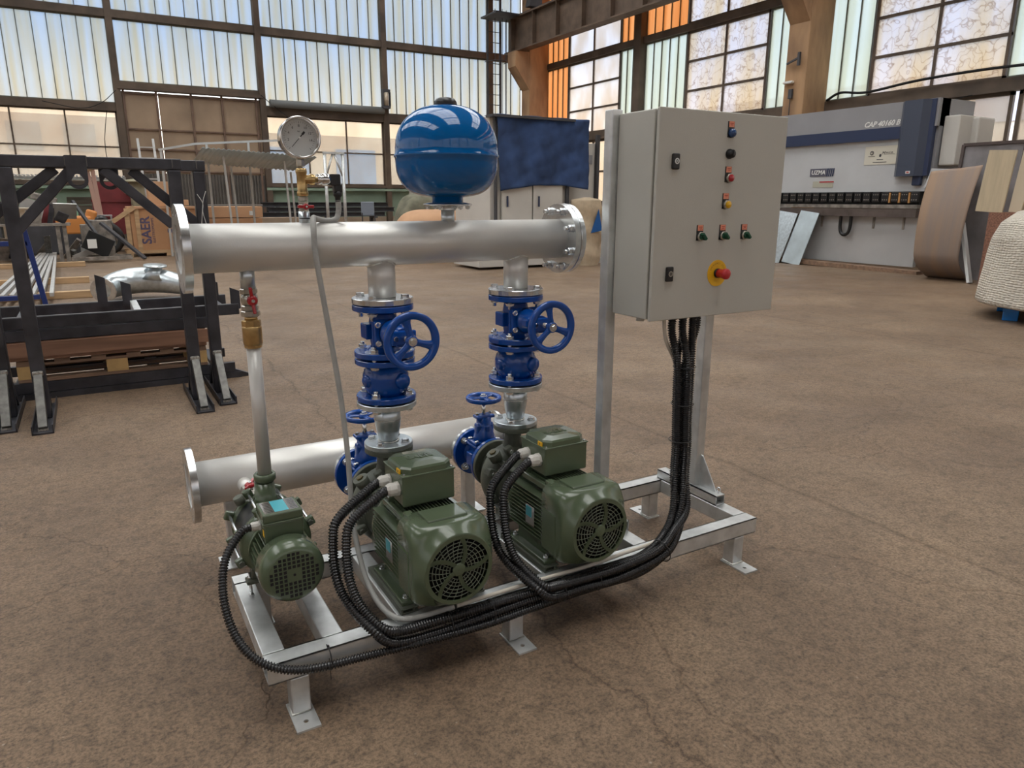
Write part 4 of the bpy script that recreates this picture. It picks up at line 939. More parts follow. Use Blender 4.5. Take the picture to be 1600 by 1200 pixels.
# --- small multistage pump
def small_pump():
    cx, zc_ = .119, .352; o = (cx, .3, Zt)
    t = thing('jockey_pump', 'small green pump at the left end of the frame', 'pump', o)
    b = MB().use(green)
    b.lathe([(0, .555), (.095, .555), (.104, .548), (.104, .530), (.090, .52)], (cx, 0, zc_), (0, 1, 0), 44)
    b.lathe([(.100, .362), (.108, .368), (.108, .392), (.098, .400), (.085, .41)], (cx, 0, zc_), (0, 1, 0), 44); b.lathe([(.040, .30), (.07, .34), (.100, .362)], (cx, 0, zc_), (0, 1, 0), 40, True, False)
    b.lathe([(.030, 0), (.034, .05), (.06, .10)], (cx, YT, .513), (0, 0, -1), 28)
    b.box((cx, .47, .225), (.09, .09, .06), bev=.008); b.build('pump_casing', parent=t, off=o)
    b = MB().use(mat('dark pump shell', (.02, .022, .022), .4)); b.lathe([(.092, .395), (.096, .40), (.096, .525), (.092, .53)], (cx, 0, zc_), (0, 1, 0), 40); b.build('stage_shell', parent=t, off=o)
    b = MB().use(green); b.lathe([(.022, 0), (.028, .002), (.034, .010), (.034, .026), (.030, .030), (.022, .030)], (cx+.003, YT, .512), (0, 0, 1), 28, True, False, True); b.build('outlet_boss', parent=t, off=o)
    for k in range(8):
        a = math.radians(22.5+45*k); d = Vector((math.cos(a), 0, math.sin(a))); q = Vector((cx, 0, zc_))+d*.116
        b = MB().use(green); M_ = Matrix.Rotation(-a, 3, 'Y')
        b.box(q+Vector((0, .378, 0)), (.030, .020, .030), M_, bev=.005); b.box(q+Vector((0, .542, 0)), (.030, .018, .030), M_, bev=.005); b.use(zinc); b.cyl(q+Vector((0, .360, 0)), q+Vector((0, .56, 0)), .0048, seg=8); b.use(green_d); b.hexa(q+Vector((0, .368, 0)), (0, -1, 0), .0095, .009)
        b.build('tie_rod', parent=t, off=o)
    # motor
    b = MB().use(green); b.lathe([(.066, .175), (.066, .335)], (cx, 0, zc_), (0, 1, 0), 40); b.lathe([(.090, .325), (.090, .345), (.07, .352)], (cx, 0, zc_), (0, 1, 0), 40)
    b.build('motor_body', parent=t, off=o)
    b = MB().use(green)
    for k in range(34):
        a = 2*PI*(k+.5)/34; d = Vector((math.cos(a), 0, math.sin(a))); 
        if a > PI*.32 and a < PI*.68: continue
        b.box(Vector((cx, .255, zc_))+d*.075, (.022, .15, .0028), Matrix.Rotation(-a, 3, 'Y'))
    b.build('cooling_fins', parent=t, off=o)
    b = MB().use(green); b.lathe([(.030, .138), (.070, .1385), (.078, .1415), (.087, .150), (.0915, .162), (.0925, .175), (.0925, .218), (.091, .218), (.091, .17), (.07, .146)], (cx, 0, zc_), (0, 1, 0), 56, True, False); cv = b.build('fan_cover', parent=t, off=o)
    b = MB().use(black_m)
    def gridhole(i, j): return (i-4.5)*.0145, (j-4.5)*.0145
    for i in range(-5, 6):
        for j in range(-5, 6):
            x, z = i*.0128, j*.0128
            if math.hypot(x, z) > .066 or (abs(i) <= 1.5 and abs(j) <= 1.5): continue
            b.box((cx+x, .1382, zc_+z), (.0088, .0012, .0088))
    b.cyl((cx, .1372, zc_), (cx, .139, zc_), .004, seg=10); b.build('vent_holes', parent=cv, off=o)
    b = MB().use(green); b.lathe([(0, .1388), (.072, .1388), (.072, .142), (0, .142)], (cx, 0, zc_), (0, 1, 0), 40, False); b.build('end_disc', parent=cv, off=o)
    # terminal box
    b = MB().use(green); b.box((cx, .285, .447), (.112, .105, .062), bev=.005); b.box((cx, .285, .478), (.118, .110, .006), bev=.002); tb = b.build('terminal_box', parent=t, off=o)
    b = MB().use(green); b.box((cx, .285, .494), (.114, .106, .026), bev=.004); lid = b.build('lid', parent=tb, off=o)
    b = MB().use(inox); b.box((cx, .285, .5075), (.098, .088, .001)); b.use(cyan); b.box((cx, .285, .5083), (.040, .082, .0006)); b.use(dark_txt)
    for k in range(7): b.box((cx-.034, .25+k*.011, .5083), (.020, .0012, .0004)); b.box((cx+.036, .25+k*.011, .5083), (.018, .0012, .0004))
    b.build('rating_plate', parent=lid, off=o)
    b = MB().use(yellow); b.box((cx-.0565, .245, .448), (.001, .016, .020)); b.build('warning_sticker', parent=tb, off=o)
    b = MB().use(gland_m); q = (cx-.056, .285, .458); b.hexa(q, (-1, 0, 0), .0155, .006, 6); b.lathe([(.0125, .006), (.0135, .009), (.0135, .022), (.011, .027)], q, (-1, 0, 0), 10, False); b.build('cable_gland', parent=t, off=o)
    # feet and hanging bracket with screws
    for s_ in (-1, 1): b = MB().use(green_d); b.box((cx+s_*.075, .385, .236), (.045, .04, .012), bev=.003); b.bar((cx+s_*.06, .39, .24), (cx+s_*.05, .39, .29), .05, .03, (0, 1, 0), bev=.005); b.build('foot', parent=t, off=o)
    for s_ in (-1, 1): b = MB().use(zinc); b.cyl((cx+s_*.085, .385, .181), (cx+s_*.085, .385, .262), .0045, seg=8); b.hexa((cx+s_*.085, .385, .243), (0, 0, 1), .009, .008); b.hexa((cx+s_*.085, .385, .182), (0, 0, 1), .009, .008); b.build('levelling_screw', parent=t, off=o)
    b = MB().use(green_d); b.cyl((cx-.070, .52, zc_+.088), (cx-.080, .52, zc_+.112), .016, seg=8); b.build('vent_plug', parent=t, off=o)
    b = MB().use(green_d); b.cyl((cx, .55, zc_), (cx, .622, zc_), .030, seg=24); b.build('inlet_boss', parent=t, off=o)
small_pump()

# ---------------------------------------------------------------- conduits and cables
def conduit(label, P, r, m=None, pitch=.0084, rip=.0036, name='corrugated_conduit', group=None, seg=14):
    Q = resample(smooth_path(P, 14), pitch/4); b = MB().use(m or conduit_m); b.tube(Q, r, seg, False, True, rip)
    o = b.build(name, off=tuple(P[0])); o.location = P[0]; tag(o, label, 'conduit', group); return o
rC = .0114
# routes: glands -> down the left of the motor -> along the front rail -> up to the cabinet
def route(gx_, gy, lx, ly, fy, fz, start_x, ex, ey, k, lead=.05):
    P = [(gx_-.036, gy, .532), (gx_-.068, gy-.014, .525), (lx+.03, ly+.05, .475), (lx+.002, ly+.02, .42), (lx-.006, ly-.02, .33), (lx+.012, ly-.055, .26), (lx+.055, fy-.002, .205), (lx+.115, fy-.004, fz+.008)]
    return P
def front_run(x0, fy, fz, ex, ey, turn=1.36):
    P = []
    x = x0
    while x < turn-.12: P.append((x, fy+.003*math.sin(x*9), fz+.004*math.sin(x*7+fz*100))); x += .14
    P += [(turn-.03, fy+.010, fz+.018), (turn+.065, fy+.042, fz+.050), (ex-.052, (fy+ey)/2+.012, .272), (ex-.012, ey-.014, .370), (ex, ey-.002, .48), (ex-.005, ey, .60), (ex-.018, ey, .80)]
    return P
ends = [(1.497, .145), (1.552, .150), (1.600, .150), (1.632, .165), (1.575, .175)]
bund = [(1.528, .118), (1.553, .100), (1.580, .116), (1.572, .144), (1.543, .146)]
def full(gx_, gy, lx, ly, fy, fz, x0, k, label):
    A = route(gx_, gy, lx, ly, fy, fz, x0, 0, 0, k); B = front_run(lx+.24, fy, fz, bund[k][0], bund[k][1], 1.345+k*.006)
    E_ = ends[k]; B[-1] = (bund[k][0]-.012+.1*(E_[0]-1.56), bund[k][1], .80); B.append((E_[0], E_[1], .925)); B.append((E_[0], E_[1], .984))
    conduit(label, A+B, rC, group=None)
full(XP[0]-.086,   .178, .262, .09, -.018, .172, .5, 0, 'black corrugated conduit from the nearer gland of the left large pump')
full(XP[0]-.086, .250, .235, .13, -.022, .143, .5, 1, 'black corrugated conduit from the farther gland of the left large pump')
full(XP[1]-.086, .178, .782, .09, -.046, .180, 1.0, 2, 'black corrugated conduit from the nearer gland of the right large pump')
full(XP[1]-.086, .250, .755, .13, -.050, .150, 1.0, 3, 'black corrugated conduit from the farther gland of the right large pump')
# small pump conduit
P = [(.036, .285, .458), (.004, .272, .452), (-.050, .22, .405), (-.072, .15, .33), (-.062, .08, .255), (-.025, .015, .205), (.04, -.018, .170), (.13, -.022, .146), (.25, -.022, .136), (.37, -.030, .132), (.52, -.042, .131)]
B = front_run(.66, -.038, .128, bund[4][0], bund[4][1], 1.36); B[-1] = (1.535, .15, .80); B += [(1.575, .172, .925), (1.575, .175, .984)]
conduit('thinner black conduit looping from the small pump along the frame', P+B, .0088)
# grey sensor conduit and ivory cable
conduit('grey flexible conduit from the gauge plug down to the pumps', [(.410, YT, 1.385), (.410, YT, 1.352), (.398, YT-.004, 1.326), (.365, YT-.01, 1.322), (.335, YT-.02, 1.328), (.318, YT-.045, 1.330), (.308, YT-.078, 1.300), (.306, YT-.086, 1.24), (.312, .392, 1.16), (.330, .385, .99), (.347, .370, .80), (.352, .345, .62), (.350, .33, .50), (.345, .30, .38), (.345, .22, .26), (.352, .12, .205), (.372, .03, .196), (.42, .004, .192), (.55, .002, .190)], .0082, grey_duct, .004, .0005, 'grey_conduit')
def cable(label, P, r, m, name='cable'):
    b = MB().use(m); b.tube(smooth_path(P, 10), r, 10); o = b.build(name, off=tuple(P[0])); o.location = P[0]; tag(o, label, 'cable'); return o
cable('ivory cable tied along the front rail above the black conduits', [(.56, .004, .190), (.70, .006, .190), (.90, .004, .192), (1.05, .003, .191), (1.20, .006, .196), (1.36, .01, .205), (1.47, .05, .232), (1.548, .11, .315), (1.575, .160, .44), (1.578, .172, .60), (1.555, .172, .78), (1.475, .15, .90), (1.455, .145, .984)], .0068, beige_duct, 'ivory_cable')
# black cable ties around the bundle
def tie(label, c, n_, r, ex=(0, 0, 0), sq=1.0, tail=None):
    c = Vector(c); n_ = Vector(n_).normalized(); t_ = Vector((0, 0, 1)) if abs(n_.z) < .9 else Vector((1, 0, 0)); u = (t_-n_*t_.dot(n_)).normalized(); v = n_.cross(u)
    b = MB().use(black); b.tube([c+u*math.cos(2*PI*k/20)*r*sq+v*math.sin(2*PI*k/20)*r for k in range(20)], .0018, 6, True); q = c+u*r*sq; b.box(q, (.006, .005, .006))
    if tail: b.bar(q, q+Vector(tail), .002, .001)
    o = b.build('cable_tie', off=tuple(c)); o.location = c; tag(o, label, 'cable tie', 'black cable ties around the conduits')
for x in (.52, .66, .92, 1.06): tie('black cable tie around the conduit bundle along the front rail', (x, -.030, .157), (1, 0, .03), .032, sq=1.25)
for z in (.52, .66, .80): tie('black cable tie around the upright conduit bundle under the cabinet', (1.548, .124, z), (0, 0, 1), .041)
tie('black cable tie where the bundle turns up at the frame end', (1.345, -.03, .185), (1, .3, .35), .036, sq=1.3, tail=(-.01, -.01, -.09))
tie('black cable tie holding the thin conduit to the front rail', (.165, .004, .150), (1, 0, 0), .033, sq=1.05, tail=(0, -.01, -.10))
tie('black tie holding the grey conduit below the gauge', (.312, YT-.012, 1.330), (0, 0, 1), .026)
# ---------------------------------------------------------------- black welded lifting stands at left
def lift_stand(label, y, posts_, beam, lug, braces, zb=1.57, ht=.07, wd=.075):
    o = ((posts_[0]+posts_[-1])/2, y, 0); t = thing('lifting_stand', label, 'steel stand', o, group=None)
    b = MB().use(blk_steel); b.bar((beam[0], y, zb+ht/2), (beam[1], y, zb+ht/2), wd, ht, bev=.006); b.build('top_beam', parent=t, off=o)
    for x in posts_:
        b = MB().use(blk_steel); b.bar((x, y+.02, .01), (x, y, zb), .078, .078, (0, 1, 0), bev=.007); lg = b.build('post', parent=t, off=o)
        b = MB().use(blk_steel); yf0, yf1 = y-.36, y+.40; b.box((x, (yf0+yf1)/2, .006), (.115, yf1-yf0, .010)); b.box((x-.054, (yf0+yf1)/2, .030), (.007, yf1-yf0, .05)); b.box((x+.054, (yf0+yf1)/2, .030), (.007, yf1-yf0, .05)); b.build('foot_channel', parent=t, off=o)
        b = MB().use(bare_steel); b.bar((x, y-.30, .02), (x, y-.055, .30), .05, .05, (0, 0, 1), bev=.004); b.build('brace_tube', parent=t, off=o)
        b = MB().use(blk_steel); b.bar((x, y+.34, .02), (x, y+.075, .30), .05, .05, (0, 0, 1), bev=.004); b.build('brace_tube', parent=t, off=o)
        b = MB().use(mat('weld spatter', (.5, .48, .44), .35, .8, .5, 90)); b.box((x, y-.052, .315), (.060, .03, .035), bev=.01); b.box((x, y-.31, .018), (.055, .02, .012)); b.build('weld', parent=lg, off=o)
    for (xa, za), (xb, zb_) in braces: b = MB().use(blk_steel); b.bar((xa, y, za), (xb, y, zb_), .062, .062, (0, 1, 0), bev=.005); b.build('diagonal_brace', parent=t, off=o)
    lx, lw_ = lug; n = 20; R, r, zc2 = lw_/2, lw_*.31, 1.500
    # lifting eye plate with a real hole
    b = MB().use(blk_steel); out = [(-R, 1.645)]+[(-R*math.cos(PI*k/n), zc2-R*math.sin(PI*k/n)) for k in range(n+1)]+[(R, 1.645)]
    m_ = len(out); inn = [(r*math.cos(math.atan2(z-zc2, x)), zc2+r*math.sin(math.atan2(z-zc2, x))) for x, z in out]
    for yy in (y-.060, y-.044):
        A = [b.bm.verts.new((lx+x, yy, z)) for x, z in out]; B = [b.bm.verts.new((lx+x, yy, z)) for x, z in inn]
        topB = [b.bm.verts.new((lx+r*math.cos(a), yy, zc2+r*math.sin(a))) for a in (2.2, 1.9, 1.57, 1.24, .95)]
        for k in range(m_-1): b._f([A[k], A[k+1], B[k+1], B[k]])
        b._f([A[-1], A[0], B[0]]+topB+[B[-1]])
    for P_ in (out,): 
        for k in range(m_): q, s_ = P_[k], P_[(k+1) % m_]; b._f([b.bm.verts.new(v) for v in ((lx+q[0], y-.060, q[1]), (lx+s_[0], y-.060, s_[1]), (lx+s_[0], y-.044, s_[1]), (lx+q[0], y-.044, q[1]))])
    ring = [(lx+r*math.cos(2*PI*k/28), zc2+r*math.sin(2*PI*k/28)) for k in range(28)]
    for k in range(28): q, s_ = ring[k], ring[(k+1) % 28]; b._f([b.bm.verts.new(v) for v in ((q[0], y-.060, q[1]), (s_[0], y-.060, s_[1]), (s_[0], y-.044, s_[1]), (q[0], y-.044, q[1]))])
    b.build('lifting_eye', parent=t, off=o)
    b = MB().use(bare_steel)
    for s_ in (-1, 1): b.bar((lx+s_*R, y-.050, 1.58), (lx+s_*R, y-.050, 1.645), .010, .008, (0, 1, 0), bev=.003)
    b.bar((beam[1]-.055, y-wd/2-.002, 1.585), (beam[1]-.055, y-wd/2-.002, 1.635), .006, .006, (0, 1, 0)); b.build('weld_seam', parent=t, off=o)
    return t
lift_stand('black steel lifting stand, nearer of two, its right leg behind the pipe flange', 3.60, (-.655, .265), (-.95, .313), (-.283, .112), [((-.305, 1.57), (-.64, 1.20)), ((-.145, 1.57), (.225, 1.22))])
lift_stand('black steel lifting stand, the farther one, its right leg showing chalk marks', 3.73, (-.85, .430), (-1.1, .475), (-.110, .112), [((-.40, 1.57), (-.80, 1.25)), ((.02, 1.57), (.395, 1.22))])
b = MB().use(white_p)
for P in ([(.405, 1.42), (.435, 1.36), (.430, 1.30), (.445, 1.22), (.462, 1.12)], [(.462, 1.44), (.44, 1.38), (.428, 1.31), (.418, 1.24), (.405, 1.14)]):
    b.tube(smooth_path([(x, 3.690, z) for x, z in P], 4), .0025, 5)
q = b.build('chalk_mark', parent=bpy.data.objects['lifting_stand.001'], off=((-.85+.430)/2, 3.73, 0))

# ---------------------------------------------------------------- pallet and the welded frames on it
o = (-.1, 4.55, 0); t = thing('steel_base_frame', 'low dark steel base frame lying on the floor under the pallets', 'steel frame', o)
b = MB().use(blk_steel)
b.bar((-.95, 4.22, .085), (.62, 4.22, .085), .05, .075); b.bar((-.95, 4.22, .022), (.66, 4.22, .022), .07, .044); b.bar((-.95, 4.86, .085), (.64, 4.86, .085), .05, .075)
b.prism([(0, 0), (.17, 0), (0, .075)], (.60, 4.25, 0), (1, 0, 0), (0, 0, 1), .05); b.build('long_beam', parent=t, off=o)
for x in (-.8, -.25, .05, .5): b = MB().use(blk_steel if x in (-.8, .5) else galv); b.bar((x, 4.245, .105), (x, 4.84, .105), .085, .03); b.build('cross_bar', parent=t, off=o)
def pallet(label, c, w_, d, z, n=6):
    t = thing('wooden_pallet', label, 'pallet', (c[0], c[1], z))
    for s_ in (-1, 0, 1):
        b = MB().use(wood_d); b.box((0, s_*(d/2-.05), .125), (w_, .10, .018)); b.build('stringer_board', parent=t)
        for u in (-1, 0, 1): b = MB().use(wood_y); b.box((u*(w_/2-.07), s_*(d/2-.05), .069), (.14, .10, .092)); b.build('block', parent=t)
        b = MB().use(wood_d); b.box((0, s_*(d/2-.05), .011), (w_, .10, .022)); b.build('bottom_board', parent=t)
    for k in range(n): b = MB().use(wood_d); b.box((-w_/2+.05+(w_-.1)*k/(n-1), 0, .144), (.095, d, .02)); b.build('deck_board', parent=t)
    return t
pallet('weathered wooden pallet resting on the low dark steel frame', (-.20, 4.52), 1.24, .64, .126)
b = MB().use(mat('dark wood boards', (.30, .16, .10), .75, 0, .3, 4, stretch=(.3, 4, 4)))
b.box((-.25, 4.50, .35), (1.35, .62, .13)); b.box((-.25, 4.185, .36), (1.40, .02, .10)); tag(b.build('board_stack', off=(-.25, 4.5, .284)), 'stack of dark brown boards between the pallet and the steel frames', 'boards'); bpy.data.objects['board_stack'].location = (-.25, 4.5, .284)
def ladder_frame(label, x0, x1, y0, y1, z, h, crosses, plates=()):
    o = ((x0+x1)/2, (y0+y1)/2, z); t = thing('steel_ladder_frame', label, 'steel frame', o)
    for y in (y0, y1): b = MB().use(blk_steel); b.bar((x0, y, z+h/2), (x1, y, z+h/2), .05, h, bev=.006); b.use(bare_steel); b.bar((x0, y-.01, z+h+.0005), (x1, y-.01, z+h+.0005), .018, .001); b.build('long_rail', parent=t, off=o)
    for x in crosses: b = MB().use(galv if x == crosses[0] else blk_steel); b.bar((x, y0+.025, z+h/2), (x, y1-.025, z+h/2), .05, h*.96, bev=.004); b.build('cross_bar', parent=t, off=o)
    for x, y, hh in plates: b = MB().use(blk_steel); b.prism([(-.035, 0), (.035, 0), (.035, hh-.03), (-.035, hh)], (x, y, z+h*.5), (1, 0, 0), (0, 0, 1), .008); b.build('upright_plate', parent=t, off=o)
ladder_frame('black steel ladder frame, upper one of two stacked on the boards', -1.0, .690, 4.22, 4.86, .505, .085, (-.02, -.75, .55), ((-.235, 4.83, .26), (-.06, 4.83, .20), (.60, 4.83, .18), (.67, 4.22, .17)))
ladder_frame('black steel ladder frame, lower one of two stacked on the boards', -1.0, .50, 4.22, 4.86, .418, .082, (.02, -.6, .30))

# ---------------------------------------------------------------- pipe bend on the floor
o = (.3, 9.8, 0); t = thing('pipe_bend', 'large galvanised pipe bend with flange lying on the floor beyond the black frames', 'pipe fitting', o)
b = MB().use(zinc_blue); P = smooth_path([(-.16, 9.62, .17), (-.06, 9.86, .20), (.16, 9.98, .24), (.42, 9.94, .25), (.66, 9.80, .22), (.90, 9.68, .16)], 8)
b.tube(P, .17, 24, rr=[.135+.05*math.sin(PI*min(1, i/len(P)*1.05)) for i in range(len(P))]); b.build('bend', parent=t, off=o)
b = MB().use(zinc); b.ring((-.19, 9.57, .17), (.42, .9, .08), .17, .10, .03, 32); b.build('end_flange', parent=t, off=o)
b = MB().use(zinc_blue); b.lathe([(.20, 0), (.10, .12), (.075, .17)], (.50, 9.86, .28), (.05, -.1, 1), 28); b.lathe([(.155, .17), (.155, .19), (.03, .19)], (.50, 9.86, .28), (.05, -.1, 1), 28); b.build('branch_cone', parent=t, off=o)

# ---------------------------------------------------------------- galvanised tubes on sleepers
def sleeper(label, c, L_, rz=0.0, m=None, h=.1, d=.14):
    b = MB().use(m or wood); b.box((0, 0, h/2), (L_, d, h), bev=.006); o = b.build('timber_sleeper'); o.location = (c[0], c[1], 0); o.rotation_euler = (0, 0, rz); tag(o, label, 'timber', 'timber sleepers under the tubes'); return o
for (x, y), lab in (((-1.05, 10.4), 'nearest timber sleeper under the pale steel tubes'), ((-1.1, 12.6), 'timber sleeper under the tubes, second from the near end'), ((-1.15, 16.2), 'farthest timber sleeper under the pale steel tubes')): sleeper(lab, (x, y), 1.5)
TB = [(-1.47, -1.30, 0), (-1.36, -1.24, 0), (-1.25, -1.2, 0), (-1.13, -1.14, 0), (-1.02, -1.08, 0), (-.92, -1.04, 0), (-.80, -1.0, 0)]
tn = ['outermost left', 'second from left', 'third from left', 'middle', 'third from right', 'second from right', 'outermost right']
for (xa, xb, _), nm in zip(TB, tn):
    b = MB().use(galv_pale); b.bar((xa, 9.8, .127), (xb, 18.8, .127), .05, .05); ob = b.build('steel_tube', off=((xa+xb)/2, 14.3, .1)); ob.location = ((xa+xb)/2, 14.3, .1)
    tag(ob, 'long pale steel tube on the sleepers, %s of the row' % nm, 'tube', 'pale steel tubes on sleepers')
# blue trestle
o = (-.9, 8.5, 0); t = thing('blue_trestle', 'royal blue tube trestle standing among the pale tubes at left', 'trestle', o)
for P in (((-.925, 8.5, 1.14), (-.80, 8.5, .0)), ((-.90, 8.5, .88), (-1.5, 8.5, .88)), ((-1.5, 8.5, 1.0), (-1.50, 8.5, 0)), ((-.86, 8.5, .25), (-1.5, 8.5, .25))):
    b = MB().use(royal); b.bar(*P, .055, .055, (0, 1, 0), bev=.004); b.build('leg' if P[1][2] == 0 else 'crossbar', parent=t, off=o)
b = MB().use(mat('cream spool', (.55, .48, .38), .6)); b.lathe([(.10, 0), (.10, .02), (.05, .03), (.05, .12), (.10, .13), (.10, .15)], (-.925, 8.5, 1.14), (0, 0, 1), 20); tag(b.build('spool', off=(-.925, 8.5, 1.14)), 'cream spool resting on top of the blue trestle', 'spool'); bpy.data.objects['spool'].location = (-.925, 8.5, 1.14)

# ---------------------------------------------------------------- scrap corner at the far left
rnd = random.Random(11)
o = (-1.0, 18, 0); t = thing('work_bench', 'grey steel work bench loaded with scrap at far left', 'bench', o)
b = MB().use(scrap_m); b.box((-1.45, 18, .83), (1.7, .9, .05)); b.build('bench_top', parent=t, off=o)
for x in (-2.2, -1.55, -.85, -.72): b = MB().use(scrap_m); b.bar((x, 17.65, 0), (x, 17.65, .81), .08, .08); b.build('leg', parent=t, off=o)
names = ['steel_offcut', 'angle_offcut', 'plate_offcut']
for k in range(26):
    x, y = -2.2+2.1*rnd.random(), 17.5+1.6*rnd.random(); nm = names[k % 3]; z = .86 if (x < -.65 and y < 18.4) else 0
    b = MB().use([scrap_m, bare_steel, blk_steel, galv_pale][k % 4]); q = Quaternion((rnd.random(), rnd.random(), rnd.random()-.5), rnd.random()*1.2)
    L_ = .25+.45*rnd.random()
    if nm == 'steel_offcut': b.box((0, 0, L_*.35), (.10, .08, L_), q)
    elif nm == 'angle_offcut': b.box((0, 0, L_*.4), (.12, .015, L_), q); b.box(q.to_matrix() @ Vector((.06, .05, 0))+Vector((0, 0, L_*.4)), (.015, .10, L_), q)
    else: b.box((0, 0, L_*.4), (L_*.7, .02, L_*.8), q)
    ob = b.build(nm); ob.location = (x, y, z); tag(ob, 'scrap steel offcut in the heap around the grey bench', 'scrap', 'steel offcuts heaped at the far left')
b = MB().use(dark_st); b.bar((.02, 17.9, .85), (.82, 17.3, .04), .12, .05, (0, 0, 1)); ob = b.build('steel_channel', off=(.4, 17.6, 0)); ob.location = (.4, 17.6, 0); tag(ob, 'dark steel channel leaning from the scrap heap to the floor', 'steel bar')
b = MB().use(dark_st); b.bar((-.5, 18.4, 1.35), (.05, 17.7, .3), .07, .05); ob = b.build('steel_bar', off=(-.2, 18, 0)); ob.location = (-.2, 18, 0); tag(ob, 'thin dark bar leaning across the scrap heap', 'steel bar')
o = (-.35, 18.6, 0); t = thing('drill_press', 'old grey and red bench machine amid the scrap at left', 'machine', o)
b = MB().use(red_bin); b.lathe([(.16, .85), (.14, 1.25), (.10, 1.32)], (-1.05, 18.3, 0), (0, 0, 1), 12); b.build('column', parent=t, off=o)
b = MB().use(scrap_m); b.box((-1.05, 18.3, 1.40), (.5, .35, .16), Matrix.Rotation(.3, 3, 'Y'), bev=.03); b.build('head', parent=t, off=o)
b = MB().use(black); b.lathe([(.10, 0), (.16, .06), (.16, .14)], (.05, 18.7, .85), (0, 1, 0), 14); b.build('pulley', parent=t, off=o)
b = MB().use(scrap_m); b.box((-.02, 18.75, .45), (.56, .45, .9), bev=.02); b.box((-.30, 18.7, .40), (.25, .4, .8), bev=.02); b.build('base', parent=t, off=o)
o = (-.1, 17.2, 0); t = thing('scrap_skid', 'grey steel skid frame on the floor below the scrap', 'steel frame', o)
for y in (17.0, 17.6): b = MB().use(scrap_m); b.bar((-.65, y, .10), (.55, y, .10), .06, .08); b.build('rail', parent=t, off=o)
b = MB().use(black_m); b.box((-.1, 17.3, .40), (.55, .4, .42), Matrix.Rotation(.5, 3, 'Y')); b.build('motor', parent=t, off=o)
b = MB().use(white_p); b.box((-.22, 17.05, .42), (.18, .02, .2)); b.build('label_plate', parent=t, off=o)
ob = MB().use(mat('grey rubber tyre', (.05, .05, .05), .8)).lathe([(.34, -.09), (.40, -.06), (.42, 0), (.40, .06), (.34, .09), (.27, .06), (.27, -.06)], (0, 0, 0), (.2, 1, .1), 28, True, False, True).build('tyre'); ob.location = (.12, 19.5, .43); tag(ob, 'dark tyre standing beside the scrap heap', 'tyre')
# red container with slanting poles, orange machine, mint bin, cardboard rolls
o = (.6, 21.2, 0); t = thing('red_container', 'dull red steel container standing before the back wall', 'container', o)
b = MB().use(red_bin); b.box((.55, 21.2, 1.15), (1.25, 1.2, 1.35)); b.build('body', parent=t, off=o)
b = MB().use(red_bin); b.box((.55, 20.58, 1.35), (1.3, .05, .06)); b.box((.55, 20.58, .95), (1.3, .05, .05)); b.build('rib', parent=t, off=o)
for x in (.0, 1.1): b = MB().use(dark_st); b.box((x, 21.2, .24), (.12, 1.1, .48)); b.build('leg', parent=t, off=o)
for k, (xa, xb) in enumerate(((-.10, .05), (.02, .10))):
    b = MB().use(mat('faded pink pole', (.42, .27, .22), .6)); b.bar((xa, 20.2, 2.15), (xb, 20.2, .55), .10, .08, bev=.01); ob = b.build('pole', off=(xb, 20.2, .55)); ob.location = (xb, 20.2, .55); tag(ob, ['faded pink pole leaning at left of the red container', 'second faded pink pole, right of the first, by the red container'][k], 'pole')
b = MB().use(sack_m); b.sphere((0, 0, .12), .15, 12, (1, 1, 1.1)); ob = b.build('bundle'); ob.location = (-.06, 20.15, 2.12); tag(ob, 'pale cloth bundle on top of the pink pole', 'bundle')
o = (-.45, 19.9, 0); t = thing('orange_machine', 'orange machine partly hidden behind the scrap heap', 'machine', o)
b = MB().use(orange_m); b.box((-.45, 19.9, .75), (.6, .5, .45), bev=.05); b.box((-.18, 19.9, .9), (.25, .4, .45), Matrix.Rotation(.3, 3, 'Y'), bev=.05); b.build('hood', parent=t, off=o)
b = MB().use(dark_st); b.box((-.45, 19.9, .27), (.58, .5, .54)); b.build('base', parent=t, off=o)
b = MB().use(orange_m); b.box((-1.15, 20.6, .95), (.9, .5, .35), bev=.03); b.use(dark_st); b.box((-1.15, 20.6, .4), (.9, .5, .75)); ob = b.build('orange_crate', off=(-1.15, 20.6, 0)); ob.location = (-1.15, 20.6, 0); tag(ob, 'orange crate behind the bench at far left', 'crate')
b = MB().use(green_bin); b.box((0, 0, .62), (1.6, .5, 1.24), bev=.02); ob = b.build('mint_cabinet'); ob.location = (-1.25, 23.2, 0); tag(ob, 'mint green cabinet low against the back wall at left', 'cabinet')
b = MB().use(mat('brownish grey planks', (.20, .165, .13), .8, 0, .3, 3, stretch=(.3, 3, 3)))
for k in range(6): b.box((0, 0, .14+k*.24), (1.9, .4, .22))
ob = b.build('plank_stack'); ob.location = (.25, 24.2, 0); tag(ob, 'tall stack of grey planks against the green back wall', 'planks')
b = MB().use(galv)
for k in range(3): b.box((0, 0, .0+k*.03), (3.6, .8, .015))
for k in range(36): b.box((-1.75+k*.1, -.02, .10), (.05, .82, .03))
ob = b.build('corrugated_stack'); ob.location = (-.9, 23.6, 1.95); tag(ob, 'grey corrugated sheets lying on the ledge under the left windows', 'sheets')
b = MB().use(dark_st)
for x in (-2.4, .6): b.box((x+.9, 0, .97), (.06, .6, 1.94))
ob = b.build('sheet_rack'); ob.location = (-.9, 23.6, 0); tag(ob, 'dark uprights carrying the corrugated sheets at left', 'rack')
